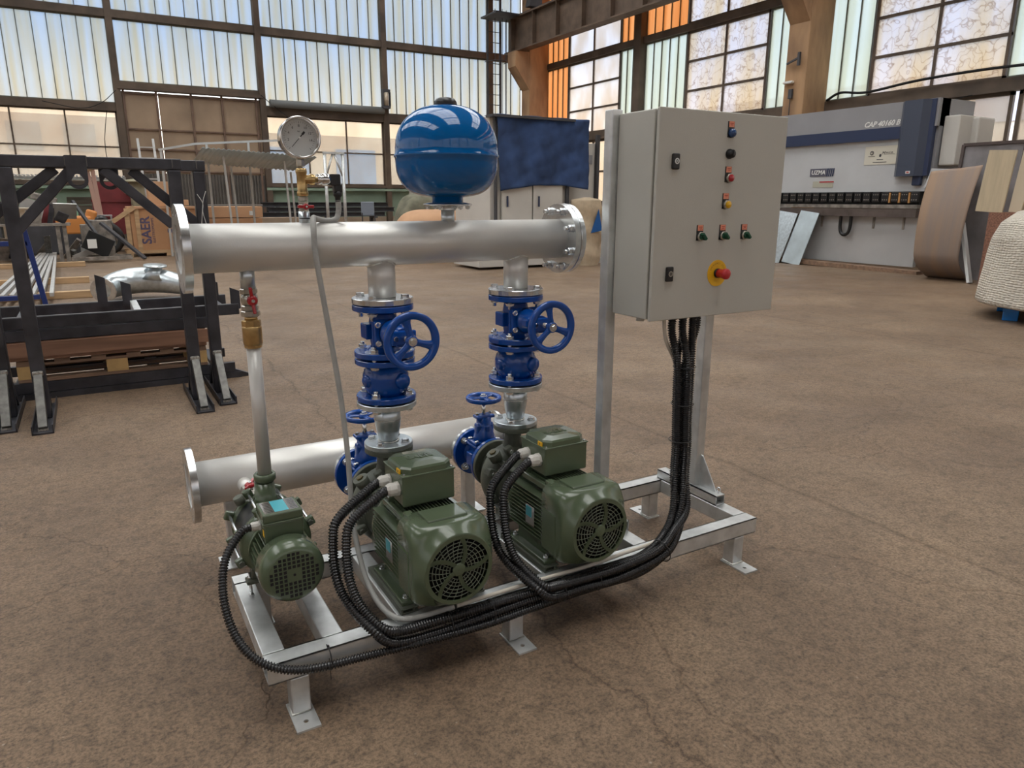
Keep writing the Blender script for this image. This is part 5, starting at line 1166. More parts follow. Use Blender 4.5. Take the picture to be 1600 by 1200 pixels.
# white steel table by the red container
o = (.05, 20.0, 0); t = thing('steel_table', 'pale steel tube table in front of the red container', 'table', o)
b = MB().use(galv_pale); b.box((.05, 20.0, .98), (.55, .4, .03)); b.build('table_top', parent=t, off=o)
for x, y in ((-.2, 19.83), (.3, 19.83), (-.2, 20.17), (.3, 20.17)): b = MB().use(galv_pale); b.bar((x, y, 0), (x, y, .965), .035, .035); b.build('leg', parent=t, off=o)
# the wooden crate with a printed box
o = (1.35, 18.7, 0); t = thing('pump_crate', 'large brown cardboard crate with blue print on a wooden pallet frame', 'crate', o)
b = MB().use(card); b.box((1.55, 19.0, .66), (1.75, .9, 1.02), bev=.01); bx_ = b.build('carton', parent=t, off=o)
b = MB().use(navy_txt); b.box((1.72, 18.545, .80), (.06, .004, .40)); b.box((1.72, 18.545, .78), (.34, .004, .16)); b.box((1.60, 18.545, .62), (.26, .004, .09)); b.lathe([(0, 0), (.12, 0), (.12, .003), (0, .003)], (1.84, 18.547, .72), (0, -1, 0), 20, False); b.build('printed_pump_picture', parent=bx_, off=o)
text_mesh('printed_lettering', 'SAER', .30, navy_txt, bx_, (.99-o[0], 18.545-o[1], .64), (PI/2, -PI/2, 0), .002, bold=.008); text_mesh('printed_lettering', 'ELETTROPOMPE', .085, navy_txt, bx_, (1.15-o[0], 18.545-o[1], .64), (PI/2, -PI/2, 0), .002)
b = MB().use(card2); b.box((1.55, 19.0, 1.19), (1.85, 1.0, .05)); b.build('top_tray', parent=t, off=o)
for x in (.60, .82): b = MB().use(wood); b.box((x, 18.56, .62), (.10, .07, 1.1)); b.build('upright', parent=t, off=o)
b = MB().use(wood); b.bar((.28, 18.5, .86), (.78, 18.5, 1.20), .10, .04, (0, 1, 0)); b.build('diagonal_board', parent=t, off=o)
for y in (18.55, 19.45): b = MB().use(wood); b.box((1.5, y, .12), (2.0, .10, .07)); b.build('bottom_board', parent=t, off=o)
for x in (.58, 1.45, 2.35): b = MB().use(wood); b.box((x, 19.0, .045), (.12, 1.0, .085)); b.build('pallet_runner', parent=t, off=o)
# items standing behind / on the crate
b = MB().use(card2); b.box((0, 0, .30), (.62, .5, .60), bev=.01); ob = b.build('carton'); ob.location = (1.45, 19.0, 1.22); tag(ob, 'upright light brown carton standing on the large crate', 'box')
b = MB().use(card2); b.box((0, 0, .08), (1.0, .5, .16), bev=.01); ob = b.build('carton'); ob.location = (1.80, 21.2, 1.22); tag(ob, 'flat light carton behind the upright carton', 'box')
b = MB().use(dark_st); b.box((0, 0, .6), (1.0, .5, 1.2)); ob = b.build('steel_cabinet'); ob.location = (1.80, 21.2, 0); tag(ob, 'dark steel cabinet behind the printed crate', 'cabinet')
b = MB().use(mat('dull olive drum', (.30, .28, .19), .5, .3)); b.lathe([(.17, 0), (.18, .02), (.18, .9), (.17, .92), (0, .92)], (0, 0, 0), (0, 0, 1), 24); b.lathe([(.36, .92), (.34, .97), (0, 1.02)], (0, 0, 0), (0, 0, 1), 24); ob = b.build('drum'); ob.location = (1.0, 20.3, .9); tag(ob, 'tall pale olive drum with flat wide lid behind the printed crate', 'drum')
b = MB().use(wood); b.box((0, 0, .45), (.6, .6, .9)); ob = b.build('drum_plinth'); ob.location = (1.0, 20.3, 0); tag(ob, 'wooden plinth under the olive drum', 'plinth')
# long cartons
for k, (x, z, L_, h, m_) in enumerate(((2.95, 0, 2.2, .62, card2), (2.9, .64, 2.3, .24, card), (2.95, .90, 2.25, .30, card2))):
    b = MB().use(m_); b.box((0, 0, h/2), (L_, .8, h), bev=.012)
    if k == 2: b.use(white_p); b.box((.82, -.405, .12), (.12, .006, .12))
    ob = b.build('long_carton'); ob.location = (x, 20.2, z); tag(ob, ['bottom long carton behind the header pipe', 'middle long carton of the stack behind the header pipe', 'top long carton with a white label'][k], 'box', 'stack of long cartons')
# ladder
o = (1.42, 20.9, 0); t = thing('ladder', 'pale aluminium ladder standing upright left of the door', 'ladder', o)
for x in (1.24, 1.62): b = MB().use(galv_pale); b.bar((x, 20.6, .0), (x-.03, 21.2, 3.0), .06, .03, (0, 1, 0)); b.build('stile', parent=t, off=o)
for k in range(10): b = MB().use(galv_pale); z = .25+k*.28; b.bar((1.24, 20.6+.2*z, z), (1.62, 20.6+.2*z, z), .035, .03); b.build('rung', parent=t, off=o)
# canopy with corrugated roof
o = (3.6, 17.5, 0); t = thing('canopy_frame', 'tube frame canopy with a pale blue corrugated roof behind the gauge', 'canopy', o)
b = MB().use(corr_b); b.slab(lambda u, v: (2.20+2.6*u, 16.5+2.0*v, 2.52-.12*u-.26*v+.014*math.sin(u*150)), 160, 3, .006)
b.build('corrugated_roof', parent=t, off=o)
for x, y in ((2.75, 16.9), (3.10, 18.1), (4.15, 16.9), (4.62, 18.3), (2.3, 18.3)): b = MB().use(galv_pale); b.bar((x-.05, y, 2.44-(y-16.5)*.13-(x-2.2)*.046), (x+.03, y, 0), .045, .045, (0, 1, 0)); b.build('post', parent=t, off=o)
b = MB().use(galv_pale); b.bar((2.2, 18.4, 1.25), (3.8, 18.4, 1.25), .03, .03); b.build('rail', parent=t, off=o)
o = (2.8, 19.2, 0); t = thing('tube_goalpost', 'taller beige tube goalpost crossing in front of the big door', 'goalpost', o)
b = MB().use(galv_pale); b.bar((1.45, 18.3, 2.55), (2.3, 18.3, 2.72), .07, .05); b.bar((2.3, 18.3, 2.72), (4.3, 18.3, 2.88), .07, .05); b.build('top_rail', parent=t, off=o)
for x, z in ((1.5, 2.56), (2.55, 2.74), (3.55, 2.8)): b = MB().use(galv_pale); b.bar((x, 18.3, 0), (x, 18.3, z), .05, .05); b.build('post', parent=t, off=o)
# scaffold trestle, bench, chair, I-beams
o = (6.2, 19.4, 0); t = thing('scaffold_trestle', 'galvanised tube trestle with an A shaped top behind the grey cable', 'trestle', o)
for x in (5.82, 6.34): b = MB().use(galv); b.cyl((x, 19.4, 0), (x, 19.4, 2.68), .045, seg=12); b.build('leg', parent=t, off=o)
b = MB().use(galv); b.box((6.08, 19.4, 2.68), (.62, .1, .06)); b.cyl((6.05, 19.4, 2.65), (5.84, 19.4, 2.05), .03, seg=10); b.cyl((6.10, 19.4, 2.65), (6.32, 19.4, 2.05), .03, seg=10); b.build('top_brace', parent=t, off=o)
for k, (z, y, x0, x1) in enumerate(((1.22, 24.6, 5.0, 9.6), (1.05, 24.5, 5.2, 9.8), (.88, 24.4, 5.0, 9.4))):
    b = MB().use(dark_st)
    for dz, ww, hh in ((.07, .22, .02), (0, .02, .14), (-.07, .22, .02)): b.box(((x0+x1)/2, y, z+dz), (x1-x0, ww, hh))
    ob = b.build('steel_i_beam', off=((x0+x1)/2, y, z-.08)); ob.location = ((x0+x1)/2, y, z-.08); tag(ob, ['topmost', 'middle', 'lowest'][k]+' dark I-beam in the rack below the green back wall', 'steel beam', 'dark beams racked along the back wall')
o = (7, 24.5, 0); t = thing('beam_rack', 'dark steel rack holding the long beams under the back windows', 'rack', o)
for x in (5.6, 7.3, 9.0): 
    b = MB().use(dark_st); b.box((x, 24.75, .65), (.12, .12, 1.3)); b.build('upright', parent=t, off=o)
    for z in (.70, 1.10-.23, 1.06): pass
    b = MB().use(dark_st); b.box((x, 24.5, .77), (.1, .6, .05)); b.build('arm', parent=t, off=o)
o = (7.35, 20.0, 0); t = thing('chair', 'grey plastic chair with metal legs far behind the header pipe', 'chair', o)
b = MB().use(grey_seat); b.box((7.3, 20.2, 1.12), (.42, .05, .42), bev=.04); b.build('backrest', parent=t, off=o)
b = MB().use(grey_seat); b.box((7.3, 19.95, .62), (.44, .42, .04), bev=.015); b.build('seat', parent=t, off=o)
for x in (7.1, 7.5):
    for y in (19.78, 20.15): b = MB().use(dark_st); b.bar((x, y, 0), (x, y, .60 if y < 20 else 1.0), .03, .03); b.build('leg', parent=t, off=o)
b = MB().use(beige_wall); b.box((0, 0, .42), (2.2, .7, .84), bev=.01); ob = b.build('beige_counter'); ob.location = (4.9+.3, 22.2, 0); tag(ob, 'beige counter low behind the header pipe, left of the chair', 'counter')
# sacks near the machine
def lump(name, label, cat, c, d, m_, seed, amp=.12, group=None):
    r_ = random.Random(seed); ph = [r_.random()*6 for _ in range(6)]
    def fn(u, v):
        a = 2*PI*u; e_ = PI/2*v; cu = math.cos(e_)**.55; x = math.cos(a)*cu; y = math.sin(a)*cu; z = math.sin(e_)**.8
        w_ = 1+amp*(math.sin(3*a+ph[0])*math.cos(4*e_+ph[1])+.5*math.sin(7*a+ph[2]+3*e_)+.3*math.sin(11*a+5*e_+ph[3]))
        return (x*d[0]/2*w_, y*d[1]/2*w_, z*d[2]*(.92+.08*w_))
    b = MB().use(m_); b.grid(fn, 56, 18, True, True)
    bm = b.bm; bmesh.ops.remove_doubles(bm, verts=bm.verts, dist=.0005); ob = b.build(name); ob.location = c; return tag(ob, label, cat, group)
lump('covered_load', 'broad tan sheet covered load on the floor behind the blue tank', 'covered load', (6.9, 14.3, 0), (2.3, 1.6, 1.17), card2, 3, .05)
lump('olive_bag', 'crumpled olive bag lying behind the tan load', 'bag', (7.6, 16.3, 0), (1.9, 1.4, 1.55), mat('olive grey cloth', (.16, .155, .11), .9, 0, .3, 4), 5, .10)
lump('dark_bag', 'dark upright bag left of the olive one', 'bag', (8.35, 18.6, 0), (.75, .8, 1.95), mat('grey canvas', (.26, .25, .21), .9, 0, .2, 4), 8, .08)
# --- tall machine enclosure with a cloth over its door
MX0, MX1, MY0, MY1, MH = 6.98, 8.90, 11.6, 13.3, 3.02
o = (7.9, 12.4, 0); t = thing('machine_enclosure', 'tall off-white machine cabinet draped with a navy cloth', 'machine', o)
b = MB().use(white_mach); b.box(((MX0+MX1)/2, (MY0+MY1)/2+.03, (MH+.2)/2), (MX1-MX0, MY1-MY0-.06, MH-.2)); b.build('body', parent=t, off=o)
for x0, x1 in ((7.22, 7.95), (7.98, 8.72)): b = MB().use(white_mach); b.box(((x0+x1)/2, MY0-.0, 1.6), (x1-x0, .05, 2.6), bev=.008); b.build('door', parent=t, off=o)
b = MB().use(dark_st); b.box((7.07, MY0-.02, 1.62), (.05, .06, 2.8)); b.box((8.84, MY0-.02, 1.62), (.07, .06, 2.8)); b.box((7.94, MY0, MH), (2.0, .3, .05)); b.build('post', parent=t, off=o)
b = MB().use(white_mach); b.box(((MX0+MX1)/2-.2, MY0+.3, .12), (MX1-MX0+.5, 1.2, .14), bev=.01); b.build('plinth', parent=t, off=o)
for x in (7.33, 8.10): b = MB().use(navy_mach); b.box((x, MY0-.06, 1.36), (.035, .03, .22), bev=.008); b.build('handle', parent=t, off=o)
def towel(u, v):      # u along the machine, v from the back of the top over the front edge and down
    x0, x1 = 7.06, 9.36
    if v < .2: y = MY0+.5*(1-v/.2)-.05; z = MH+.045
    else: y = MY0-.075-.015*math.sin(u*17)-.02*math.sin(u*9+v*6); z = MH+.045-(v-.2)/.8*(1.50-.13*math.sin(u*PI*.9))
    fold = .012*math.sin(u*31+v*11)+.010*math.sin(u*13-v*23)
    x = x0+(x1-x0)*u+(.04*(v-.2)*(1-u))*3*(1 if v > .2 else 0)
    return (x, y-abs(fold) if v >= .2 else y, z+.006*math.sin(u*20))
b = MB().use(cloth_b); b.slab(towel, 70, 44, .008); ob = b.build('navy_cloth', off=(8.2, MY0, MH)); ob.location = (8.2, MY0, MH); tag(ob, 'navy blue cloth hanging over the front of the tall machine cabinet', 'cloth')
o = (9.3, 12.1, 0); t = thing('machine_side_unit', 'grey side cabinet with small vent right of the navy cloth', 'machine', o)
b = MB().use(white_mach); b.box((9.45, 12.45, 1.37), (.98, 1.0, 2.5), bev=.01); b.build('body', parent=t, off=o)
b = MB().use(grey2_mach); b.box((9.66, 11.94, 2.27), (.18, .02, .2)); b.build('vent', parent=t, off=o)
b = MB().use(dark_st); b.box((9.86, 11.90, 1.45), (.08, .08, 2.7)); b.build('post', parent=t, off=o)
b = MB().use(galv_pale); b.box((9.42, 12.2, .06), (.9, 1.3, .12)); b.build('plinth', parent=t, off=o)
b = MB().use(sack_m); 
def sack(u, v):
    a = 2*PI*u; z = .14+1.45*v; r = (.33+.03*math.sin(a*3+v*5)+.02*math.sin(v*19+a)) * (1 if v < .965 else (1-v)/.035*.8+.2); return (9.20+math.cos(a)*r*1.05, 11.33+math.sin(a)*r*.75, z)
b.grid(sack, 40, 60, True, True); ob = b.build('woven_sack', off=(9.2, 11.33, .14)); ob.location = (9.2, 11.33, 0.0); bpy.data.objects['woven_sack'].location.z = .0; tag(ob, 'tall beige woven sack standing below the navy cloth', 'sack')
b = MB().use(mat('blue print on sack', (.01, .10, .33), .6)); b.prism([(-.14, 0), (.16, .05), (.05, .50)], (9.27, 11.065, .84-.14), (1, 0, 0), (0, 0, 1), .008); b.build('printed_triangle', parent=ob, off=(9.2, 11.33, 0.0))

# ---------------------------------------------------------------- press brake
PX = 13.9; o = (14.6, 8.6, 0); t = thing('press_brake', 'long grey and navy press brake machine against the right wall', 'machine', o)
ya, yb = 6.62, 10.95
b = MB().use(grey_mach); b.box((PX+.16, (6.72+yb)/2, 2.08), (.28, yb-6.72, 1.02)); b.build('ram', parent=t, off=o)
b = MB().use(grey2_mach); b.box((PX+.14, (ya+yb)/2, 3.02), (.36, yb-ya, .50)); b.box((PX+.6, ya+.04, 2.52), (1.1, .08, 1.5)); b.build('top_cover', parent=t, off=o)
b = MB().use(navy_mach); b.box((PX-.045, (7.30+yb)/2, 2.695), (.02, yb-7.30, .235)); b.build('navy_stripe', parent=t, off=o)
tl = (PX-.042, 8.62-.6, 2.93)
text_mesh('lettering', 'CAP 40160 B', .14, white_p, t, (PX-.044-o[0], 7.75-o[1], 2.895), (PI/2, 0, -PI/2), .002, shear=.3, bold=.004)
b = MB().use(navy2); b.prism([(7.36, 0), (7.22, -.16), (6.86, -.16), (6.70, 0)], (PX-.02, 0, 1.86), (0, 1, 0), (1, 0, 0), -1.40); b.use(navy_mach); b.box((PX-.02, 6.74, 2.56), (.10, .15, 1.40)); arm = b.build('control_column', parent=t, off=o)
b = MB().use(navy_mach); b.box((PX-.03, 6.86, 1.78), (.10, .17, .20), bev=.02); b.build('lower_clip', parent=arm, off=o)
b = MB().use(white_p); b.box((PX-.185, 6.98, 1.93), (.004, .09, .05)); b.use(txt_red); b.box((PX-.188, 6.98, 1.93), (.003, .05, .025)); b.build('badge', parent=arm, off=o)
b = MB().use(mat('cream sticker', (.62, .59, .50), .5)); b.box((PX+.015, 7.72, 2.29), (.006, .72, .36)); sk = b.build('sticker', parent=t, off=o)
b = MB().use(dark_txt); b.ring((PX+.008, 7.92, 2.34), (1, 0, 0), .042, .028, .003, 24, .0005); b.box((PX+.01, 7.92, 2.335), (.004, .008, .05)); b.box((PX+.01, 7.92, 2.355), (.004, .03, .008)); b.box((PX+.01, 7.92, 2.275), (.004, .15, .008)); b.sphere((PX+.01, 7.73, 2.285), .025, 10, (.1, 1, 1.2)); b.box((PX+.01, 7.53, 2.305), (.004, .22, .006)); b.build('printed_emblem', parent=sk, off=o)
text_mesh('lettering', 'M', .09, dark_txt, sk, (PX+.010-o[0], 7.675-o[1], 2.33), (PI/2, 0, -PI/2), .001, shear=.4); text_mesh('lettering', 'MASTER', .045, dark_txt, sk, (PX+.010-o[0], 7.54-o[1], 2.335), (PI/2, 0, -PI/2), .001)
text_mesh('lettering', 'Tel. 033445', .032, dark_txt, sk, (PX+.010-o[0], 7.73-o[1], 2.205), (PI/2, 0, -PI/2), .001) if 0 else None
b = MB().use(dark_txt); b.box((PX+.01, 7.73, 2.205), (.004, .14, .012)); b.box((PX+.01, 7.73, 2.155), (.004, .30, .012)); b.build('small_print', parent=sk, off=o)
b = MB().use(mat('grey badge', (.10, .10, .13), .5)); b.box((PX+.015, 9.15, 1.99), (.006, .46, .17)); bd = b.build('badge', parent=t, off=o)
text_mesh('lettering', 'UZMA', .128, white_p, bd, (PX+.009-o[0], 9.165-o[1], 1.99), (PI/2, 0, -PI/2), .002, shear=.12, bold=.0025)
b = MB().use(navy_mach)
for k in range(4): b.prism([(0, -.085), (.028, -.085), (.048, .085), (.02, .085)], (PX+.013, 8.955-k*.048, 1.99), (0, -1, 0), (0, 0, 1), .006)
b.build('slanted_bars', parent=bd, off=o)
b = MB().use(mat('aged label', (.42, .41, .33), .5)); b.box((PX+.015, 9.02, 1.74), (.006, .52, .13)); b.use(cap_red); b.box((PX+.011, 8.93, 1.79), (.004, .36, .025)); b.build('safety_label', parent=t, off=o)
# die clamps and tools
b = MB().use(black_m); b.box((PX+.10, (6.78+yb)/2, 1.44), (.20, yb-6.78, .26)); b.build('tool_holder', parent=t, off=o)
for k in range(20):
    y = 6.86+k*.205; b = MB().use(black); b.box((PX-.02, y, 1.46), (.06, .155, .20), bev=.01)
    for i in (-1, 1):
        for j in (-1, 0, 1): b.use(scrap_m); b.cyl((PX-.055, y+j*.045, 1.46+i*.05), (PX-.048, y+j*.045, 1.46+i*.05), .012, seg=8)
    b.build('clamp', parent=t, off=o)
    if k in (0, 1, 2): b = MB().use(mat('orange clamp tab', (.50, .25, .08), .5)); b.box((PX-.03, y+.103, 1.45), (.05, .035, .20)); b.build('tab', parent=t, off=o)
b = MB().use(scrap_m); b.box((PX+.02, (6.75+yb)/2, 1.28), (.22, yb-6.75, .07)); b.build('die_rail', parent=t, off=o)
b = MB().use(mat('brown greasy steel', (.12, .095, .085), .5, .3, .3, 3)); b.box((PX, (6.72+yb)/2, 1.15), (.30, yb-6.72, .16)); b.build('table', parent=t, off=o)
b = MB().use(mat('pale apron sheet', (.48, .48, .48), .35, .1, .08, 1.2)); b.box((PX+.08, (6.75+yb)/2, .59), (.10, yb-6.75, .98)); b.build('apron', parent=t, off=o)
for y in (10.2, 9.3, 8.94, 7.70, 7.05): b = MB().use(scrap_m); b.box((PX+.02, y, .97), (.02, .05, .28), bev=.01); b.build('slot', parent=t, off=o)
b = MB().use(black); b.tube(smooth_path([(PX-.06, 8.42, 1.15), (PX-.06, 8.42, .85), (PX-.06, 8.38, .72), (PX-.06, 8.30, .68), (PX-.06, 8.22, .72), (PX-.06, 8.18, .85), (PX-.06, 8.18, 1.15)], 4), .035, 8); b.box((PX-.06, 8.3, 1.16), (.10, .42, .08)); b.build('sheet_stop', parent=t, off=o)
b = MB().use(grey_mach); b.box((PX+.75, ya+.06, 1.55), (1.1, .10, 2.9)); b.box((PX+.75, yb-.05, 1.55), (1.1, .10, 2.9)); b.build('side_frame', parent=t, off=o)
b = MB().use(white_mach); b.box((14.75, 6.38, 2.50), (.55, .40, .85), bev=.03); b.box((14.3, 6.45, 2.5), (.5, .3, .9), bev=.02); b.build('oil_tank', parent=t, off=o)
b = MB().use(grey_mach); b.prism([(0, 0), (.75, .12), (.80, .30), (.1, .34)], (13.35, 6.25, 1.62), (0, -1, 0), (0, 0, 1), .25); b.build('side_arm', parent=t, off=o)
# things leaning on and around it
b = MB().use(wood_d); b.box((0, 0, .05), (.22, 3.9, .09), Quaternion((1, 0, 0), .015)); ob = b.build('timber_beam'); ob.location = (13.62, 8.35, 0); tag(ob, 'old timber lying on the floor along the foot of the press brake', 'timber')
for k, (y, w_) in enumerate(((9.98, .8), (9.27, .50))):
    b = MB().use(zinc_blue if k == 0 else mat('bluish galvanised plate', (.50, .57, .60), .4, .6, .15, 3)); b.bar((0, 0, .0), (.33, -.14*(k > -1), 1.14), .012, w_, (0, 1, 0)); ob = b.build('galvanised_plate'); ob.location = (13.40, y, .01); tag(ob, ['galvanised plate leaning on the press, partly behind the grey cabinet', 'narrower galvanised plate leaning on the press brake apron'][k], 'steel plate')
# bent brown sheet
def bent(u, v):
    y = 6.05-.78*u; s_ = v; z = 1.90*s_**1.0; x = 12.95+.42*(1-s_)**2.2*-.35+.25*s_
    cz = z-(0 if s_ > .28 else 0); back = .55*max(0, (.24-s_)/.24)**2
    return (x+back*.9-.28*math.sin(s_*PI*.8), y+.06*s_-(.1*s_ if u > .5 else 0)-.10*math.sin(s_*PI)*0, max(.01, z+(.08*u*s_)))
b = MB().use(brown_sheet); b.slab(bent, 20, 40, .008); ob = b.build('bent_steel_sheet', off=(13, 5.8, 0)); ob.location = (13, 5.8, 0); tag(ob, 'large curved brown steel sheet standing at the right end of the press brake', 'steel sheet')
o = (13.3, 5.3, 0); t = thing('steel_door_panel', 'blotchy grey steel door panel in a dark angle frame behind the curved sheet', 'steel panel', o)
b = MB().use(blot_st); b.box((13.42, 5.33, 1.18), (.02, .98, 2.32), Matrix.Rotation(.06, 3, 'Y')); b.build('panel', parent=t, off=o)
b = MB().use(mat('dark angle frame', (.07, .05, .045), .6)); 
for y in (4.82, 5.84): b.bar((13.33, y, .02), (13.47, y, 2.36), .05, .05, (0, 1, 0))
b.bar((13.47, 4.82, 2.36), (13.47, 5.84, 2.36), .05, .05); b.build('angle_frame', parent=t, off=o)
b = MB().use(white_fab); b.bar((0, 0, .01), (.12, .34, 1.02), .05, .10, (1, 0, 0)); ob = b.build('white_strip'); ob.location = (12.90, 5.08, .0); tag(ob, 'white enamel strip leaning by the foot of the steel door panel', 'strip')
for k, (ya_, yb2, xx, z1, m_) in enumerate(((5.02, 4.60, 12.62, 2.19, ply), (4.545, 4.36, 12.70, 2.17, mat('pale board with light edge', (.58, .49, .36), .6)), (4.42, 4.0, 12.82, 2.10, ply))):
    b = MB().use(m_); b.bar((0, 0, 0), (.05, -.05, z1-1.22), .03, abs(ya_-yb2), (0, 1, 0)); ob = b.build('laminated_board'); ob.location = (xx, (ya_+yb2)/2, 1.215); tag(ob, ['widest pale laminated board standing left of the wrapped tank', 'narrow pale board with light edge, between two wider boards', 'pale laminated board at the picture edge above the wrapped tank'][k], 'board', 'boards standing at right')
b = MB().use(mat('speckled rust brown block', (.25, .12, .08), .8, 0, .4, 40)); b.box((0, 0, .605), (.5, .75, 1.21)); ob = b.build('brown_block'); ob.location = (12.85, 4.42, 0); tag(ob, 'speckled reddish brown block below the leaning boards', 'block')
o = (14.8, 4.3, 0); t = thing('dark_shelving', 'dark steel shelving with pale shelves behind the leaning boards', 'shelving', o)
for y in (5.0, 3.0): b = MB().use(dark_st); b.box((15.0, y, 1.3), (.8, .06, 2.6)); b.build('upright', parent=t, off=o)
for z in (.4, .95, 1.55, 2.35): b = MB().use(ply); b.box((15.0, 4.0, z), (.8, 2.0, .07)); b.build('shelf', parent=t, off=o)
b = MB().use(black_m); b.box((15.35, 4.0, 1.0), (.05, 1.95, 1.9)); b.build('back_panel', parent=t, off=o)
b = MB().use(rail_m); b.box((15.7, 5.4, 2.52), (.05, 3.0, .06))
for y in (6.3, 5.9, 5.4, 4.9, 4.4, 4.0): b.bar((15.7, y, 2.2), (15.7, y, 2.75 if y == 5.4 else 2.55), .03, .03)
ob = b.build('steel_railing', off=(15.7, 5.4, 2.2)); ob.location = (15.7, 5.4, 2.2); 
b = MB().use(rail_m); 
for y in (4.0, 6.8): b.box((15.7, y, 1.26), (.07, .07, 2.54))
b.build('post', parent=ob, off=(15.7, 5.4, 2.2)); tag(ob, 'thin rusty railing in front of the low right windows', 'railing')
# wrapped tank
o = (9.95, 2.2, 0); t = thing('wrapped_tank', 'large rounded tank wrapped in white woven padding on bright blue feet', 'tank', o)
mw = mat('woven white tank wrap', (.62, .57, .49)); n = mw.node_tree; bs = n.nodes['Principled BSDF']
tcn = n.nodes.new('ShaderNodeTexCoord'); mp_ = n.nodes.new('ShaderNodeMapping'); mp_.inputs['Scale'].default_value = (30, 1, 24); vo = n.nodes.new('ShaderNodeTexVoronoi'); vo.feature = 'F1'; vo.inputs['Scale'].default_value = 1; vo.inputs['Randomness'].default_value = .35
vo.voronoi_dimensions = '2D'; n.links.new(tcn.outputs['UV'], mp_.inputs[0]); mp_.inputs['Scale'].default_value = (130, 34, 1); n.links.new(mp_.outputs[0], vo.inputs['Vector'])
bpn = n.nodes.new('ShaderNodeBump'); bpn.invert = True; bpn.inputs['Strength'].default_value = .7; bpn.inputs['Distance'].default_value = .03; n.links.new(vo.outputs[0], bpn.inputs['Height']); n.links.new(bpn.outputs[0], bs.inputs['Normal'])
def wrap(u, v):
    a = 2*PI*u; R0 = 1.04
    prof = [(0, .22, .96), (.06, .16, 1.05), (.12, .20, 1.075), (.7, .95, 1.0), (.80, 1.14, .93), (.88, 1.27, .78), (.94, 1.34, .52), (1, 1.38, .02)]
    for i in range(len(prof)-1):
        if v <= prof[i+1][0]+1e-9:
            k = (v-prof[i][0])/(prof[i+1][0]-prof[i][0]); z = prof[i][1]+(prof[i+1][1]-prof[i][1])*k; r = (prof[i][2]+(prof[i+1][2]-prof[i][2])*k)*R0; break
    w_ = 1+.008*math.sin(5*a+v*9)+.006*math.sin(13*a-v*7)
    return (o[0]+math.cos(a)*r*w_, o[1]+math.sin(a)*r*w_, z+.010*math.sin(3*a))
b = MB().use(bag_m); b.grid(wrap, 120, 50, True, True); ob = b.build('woven_wrap', parent=t, off=o)
uv = ob.data.uv_layers.new(name='UVMap')
for p in ob.data.polygons:
    for li in p.loop_indices:
        co2 = ob.data.vertices[ob.data.loops[li].vertex_index].co; a = math.atan2(co2.y, co2.x)/(2*PI)
        c_ = p.center; ac = math.atan2(c_.y, c_.x)/(2*PI)
        if a-ac > .5: a -= 1
        elif ac-a > .5: a += 1
        uv.data[li].uv = (a, co2.z+ (1.1-math.hypot(co2.x, co2.y))*.6)
for a in (150, 205, 262, 330, 30, 90):
    a = math.radians(a); b = MB().use(foot_b); b.box((o[0]+math.cos(a)*.86, o[1]+math.sin(a)*.86, .13), (.16, .16, .26), Matrix.Rotation(.4, 3, 'Z'), bev=.01); b.build('foot', parent=t, off=o)
o = (7.75, 1.55, 0); t = thing('black_grate', 'corner of a black ribbed grating standing at the right picture edge', 'grating', o)
b = MB().use(black_m); b.box((7.75, 1.45, .10), (.75, .05, .17), Matrix.Rotation(-.35, 3, 'Z'))
for k in range(9): b.box((7.75, 1.42, .03+k*.018), (.76, .06, .006), Matrix.Rotation(-.35, 3, 'Z'))
b.build('panel', parent=t, off=o)
b = MB().use(scrap_m); b.box((7.75, 1.44, .008), (.76, .07, .016), Matrix.Rotation(-.35, 3, 'Z')); b.build('bottom_rail', parent=t, off=o)
# --- cage ladder at the corner
o = (14.4, 24.6, 0); t = thing('caged_ladder', 'tall dark steel ladder with safety hoops in the far corner', 'ladder', o)
for x in (14.06, 14.62): b = MB().use(dark_st); b.box((x, 24.9, 5.2), (.07, .05, 10.4)); b.build('stile', parent=t, off=o)
for k in range(26): b = MB().use(dark_st); b.cyl((14.06, 24.9, .5+k*.38), (14.62, 24.9, .5+k*.38), .014, seg=6); b.build('rung', parent=t, off=o)
for z in (4.3, 6.6, 8.2): b = MB().use(dark_st); b.tube([(14.34+.42*math.cos(a), 24.85+.62*math.sin(a), z) for a in [PI+PI*k/14 for k in range(15)]], .016, 5); b.build('hoop', parent=t, off=o)
for k in range(5): a = PI+PI*(k+.5)/5; b = MB().use(dark_st); b.box((14.34+.42*math.cos(a), 24.85+.62*math.sin(a), 6.3), (.02, .02, 4.2)); b.build('cage_bar', parent=t, off=o)
b = MB().use(dark_st); b.box((14.16, 24.1, 8.1), (1.0, 1.2, .06)); ob = b.build('steel_platform', off=(14.16, 24.1, 8.1)); ob.location = (14.16, 24.1, 8.1); tag(ob, 'small steel platform at the end of the crane beam', 'platform')
b = MB().use(dark_st); b.prism([(0, 0), (.55, 0), (.50, 1.1), (.25, 1.2)], (14.62, 23.0, 8.24), (1, 0, 0), (0, 0, 1), .3); b.cyl((14.95, 22.5, 8.9), (14.95, 22.9, 8.9), .26, seg=16); ob = b.build('buffer_stop', off=(14.9, 22.9, 8.24)); ob.location = (14.9, 22.9, 8.24); tag(ob, 'dark steel buffer stop on the crane beam in the corner', 'crane stop')
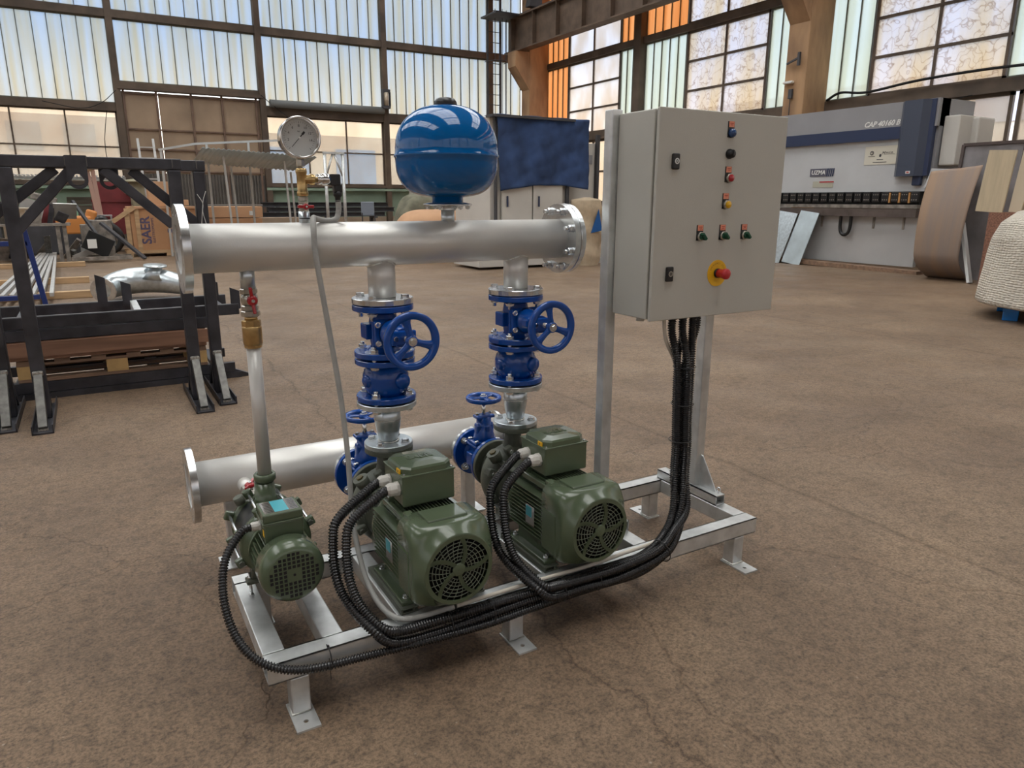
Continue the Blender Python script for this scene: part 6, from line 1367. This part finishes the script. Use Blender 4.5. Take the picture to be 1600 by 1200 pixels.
# lamp on the post, wires
o = (10.07, 25.6, 4.8); t = thing('wall_lamp', 'caged wall lamp on the brown post right of the gauge', 'lamp', o)
b = MB().use(dark_st); b.box((10.07, 25.6, 5.35), (.30, .2, .12)); b.box((10.07, 25.6, 4.78), (.30, .2, .10)); 
for x in (9.93, 10.21): b.box((x, 25.55, 5.06), (.035, .12, .5))
b.build('housing', parent=t, off=o)
b = MB().use(mat('dusty lamp glass', (.48, .40, .30), .3)); b.cyl((10.07, 25.58, 4.84), (10.07, 25.58, 5.30), .10, seg=16); b.build('glass', parent=t, off=o)
def wire(label, P, r=.012, m_=None, nm='wire'):
    b = MB().use(m_ or black_m); b.tube(smooth_path(P, 8), r, 6); ob = b.build(nm, off=P[0]); ob.location = P[0]; tag(ob, label, 'wire')
wire('black wire sagging left of the door post', [(1.05, 25.7, 4.75), (.6, 25.7, 4.35), (.0, 25.7, 4.15), (-1.0, 25.7, 4.30)])
wire('black wire hanging down the post left of the door', [(.75, 25.86, 4.22), (.62, 25.84, 3.6), (.55, 25.84, 3.0), (.6, 25.84, 1.95)])
wire('black wire crossing the glass right of the door post', [(5.5, 25.6, 4.9), (6.0, 25.6, 4.5), (6.6, 25.6, 4.1), (7.2, 25.6, 3.95)])
wire('black cable strung along the rail of the right wall', [(16.0, 10.75, 3.80), (15.9, 10.3, 3.92), (15.9, 9.6, 3.85), (15.9, 8.4, 3.95), (15.9, 7.0, 3.98), (15.9, 5.6, 3.94)], .03)
wire('thin wire drooping over the low right panes', [(15.95, 9.0, 3.45), (15.95, 8.2, 3.40), (15.95, 7.2, 3.52)], .01)
o = (15.22, 11.35, 0); b = MB().use(dark_st); b.box((15.20, 11.2, 3.95), (.06, .10, .22)); b.bar((15.2, 11.2, 3.9), (15.2, 11.2, 3.3), .015, .015); ob = b.build('wall_switch', off=(15.2, 11.2, 3.3)); ob.location = (15.2, 11.2, 3.3); tag(ob, 'small dark switch on the concrete column above the cabinet', 'switch')
b = MB().use(white_p); b.box((15.18, 11.28, 4.22), (.10, .28, .06), bev=.02); ob = b.build('junction_box', off=(15.18, 11.28, 4.2)); ob.location = (15.18, 11.28, 4.2); tag(ob, 'small white junction box on the concrete column', 'junction box')
b = MB().use(dark_st); b.bar((15.15, 11.35, 4.65), (15.15, 11.0, 4.75), .04, .04); b.box((15.15, 11.0, 4.72), (.06, .06, .30)); ob = b.build('bracket', off=(15.15, 11.1, 4.6)); ob.location = (15.15, 11.1, 4.6); tag(ob, 'rusty bracket on the concrete column above the junction box', 'bracket')
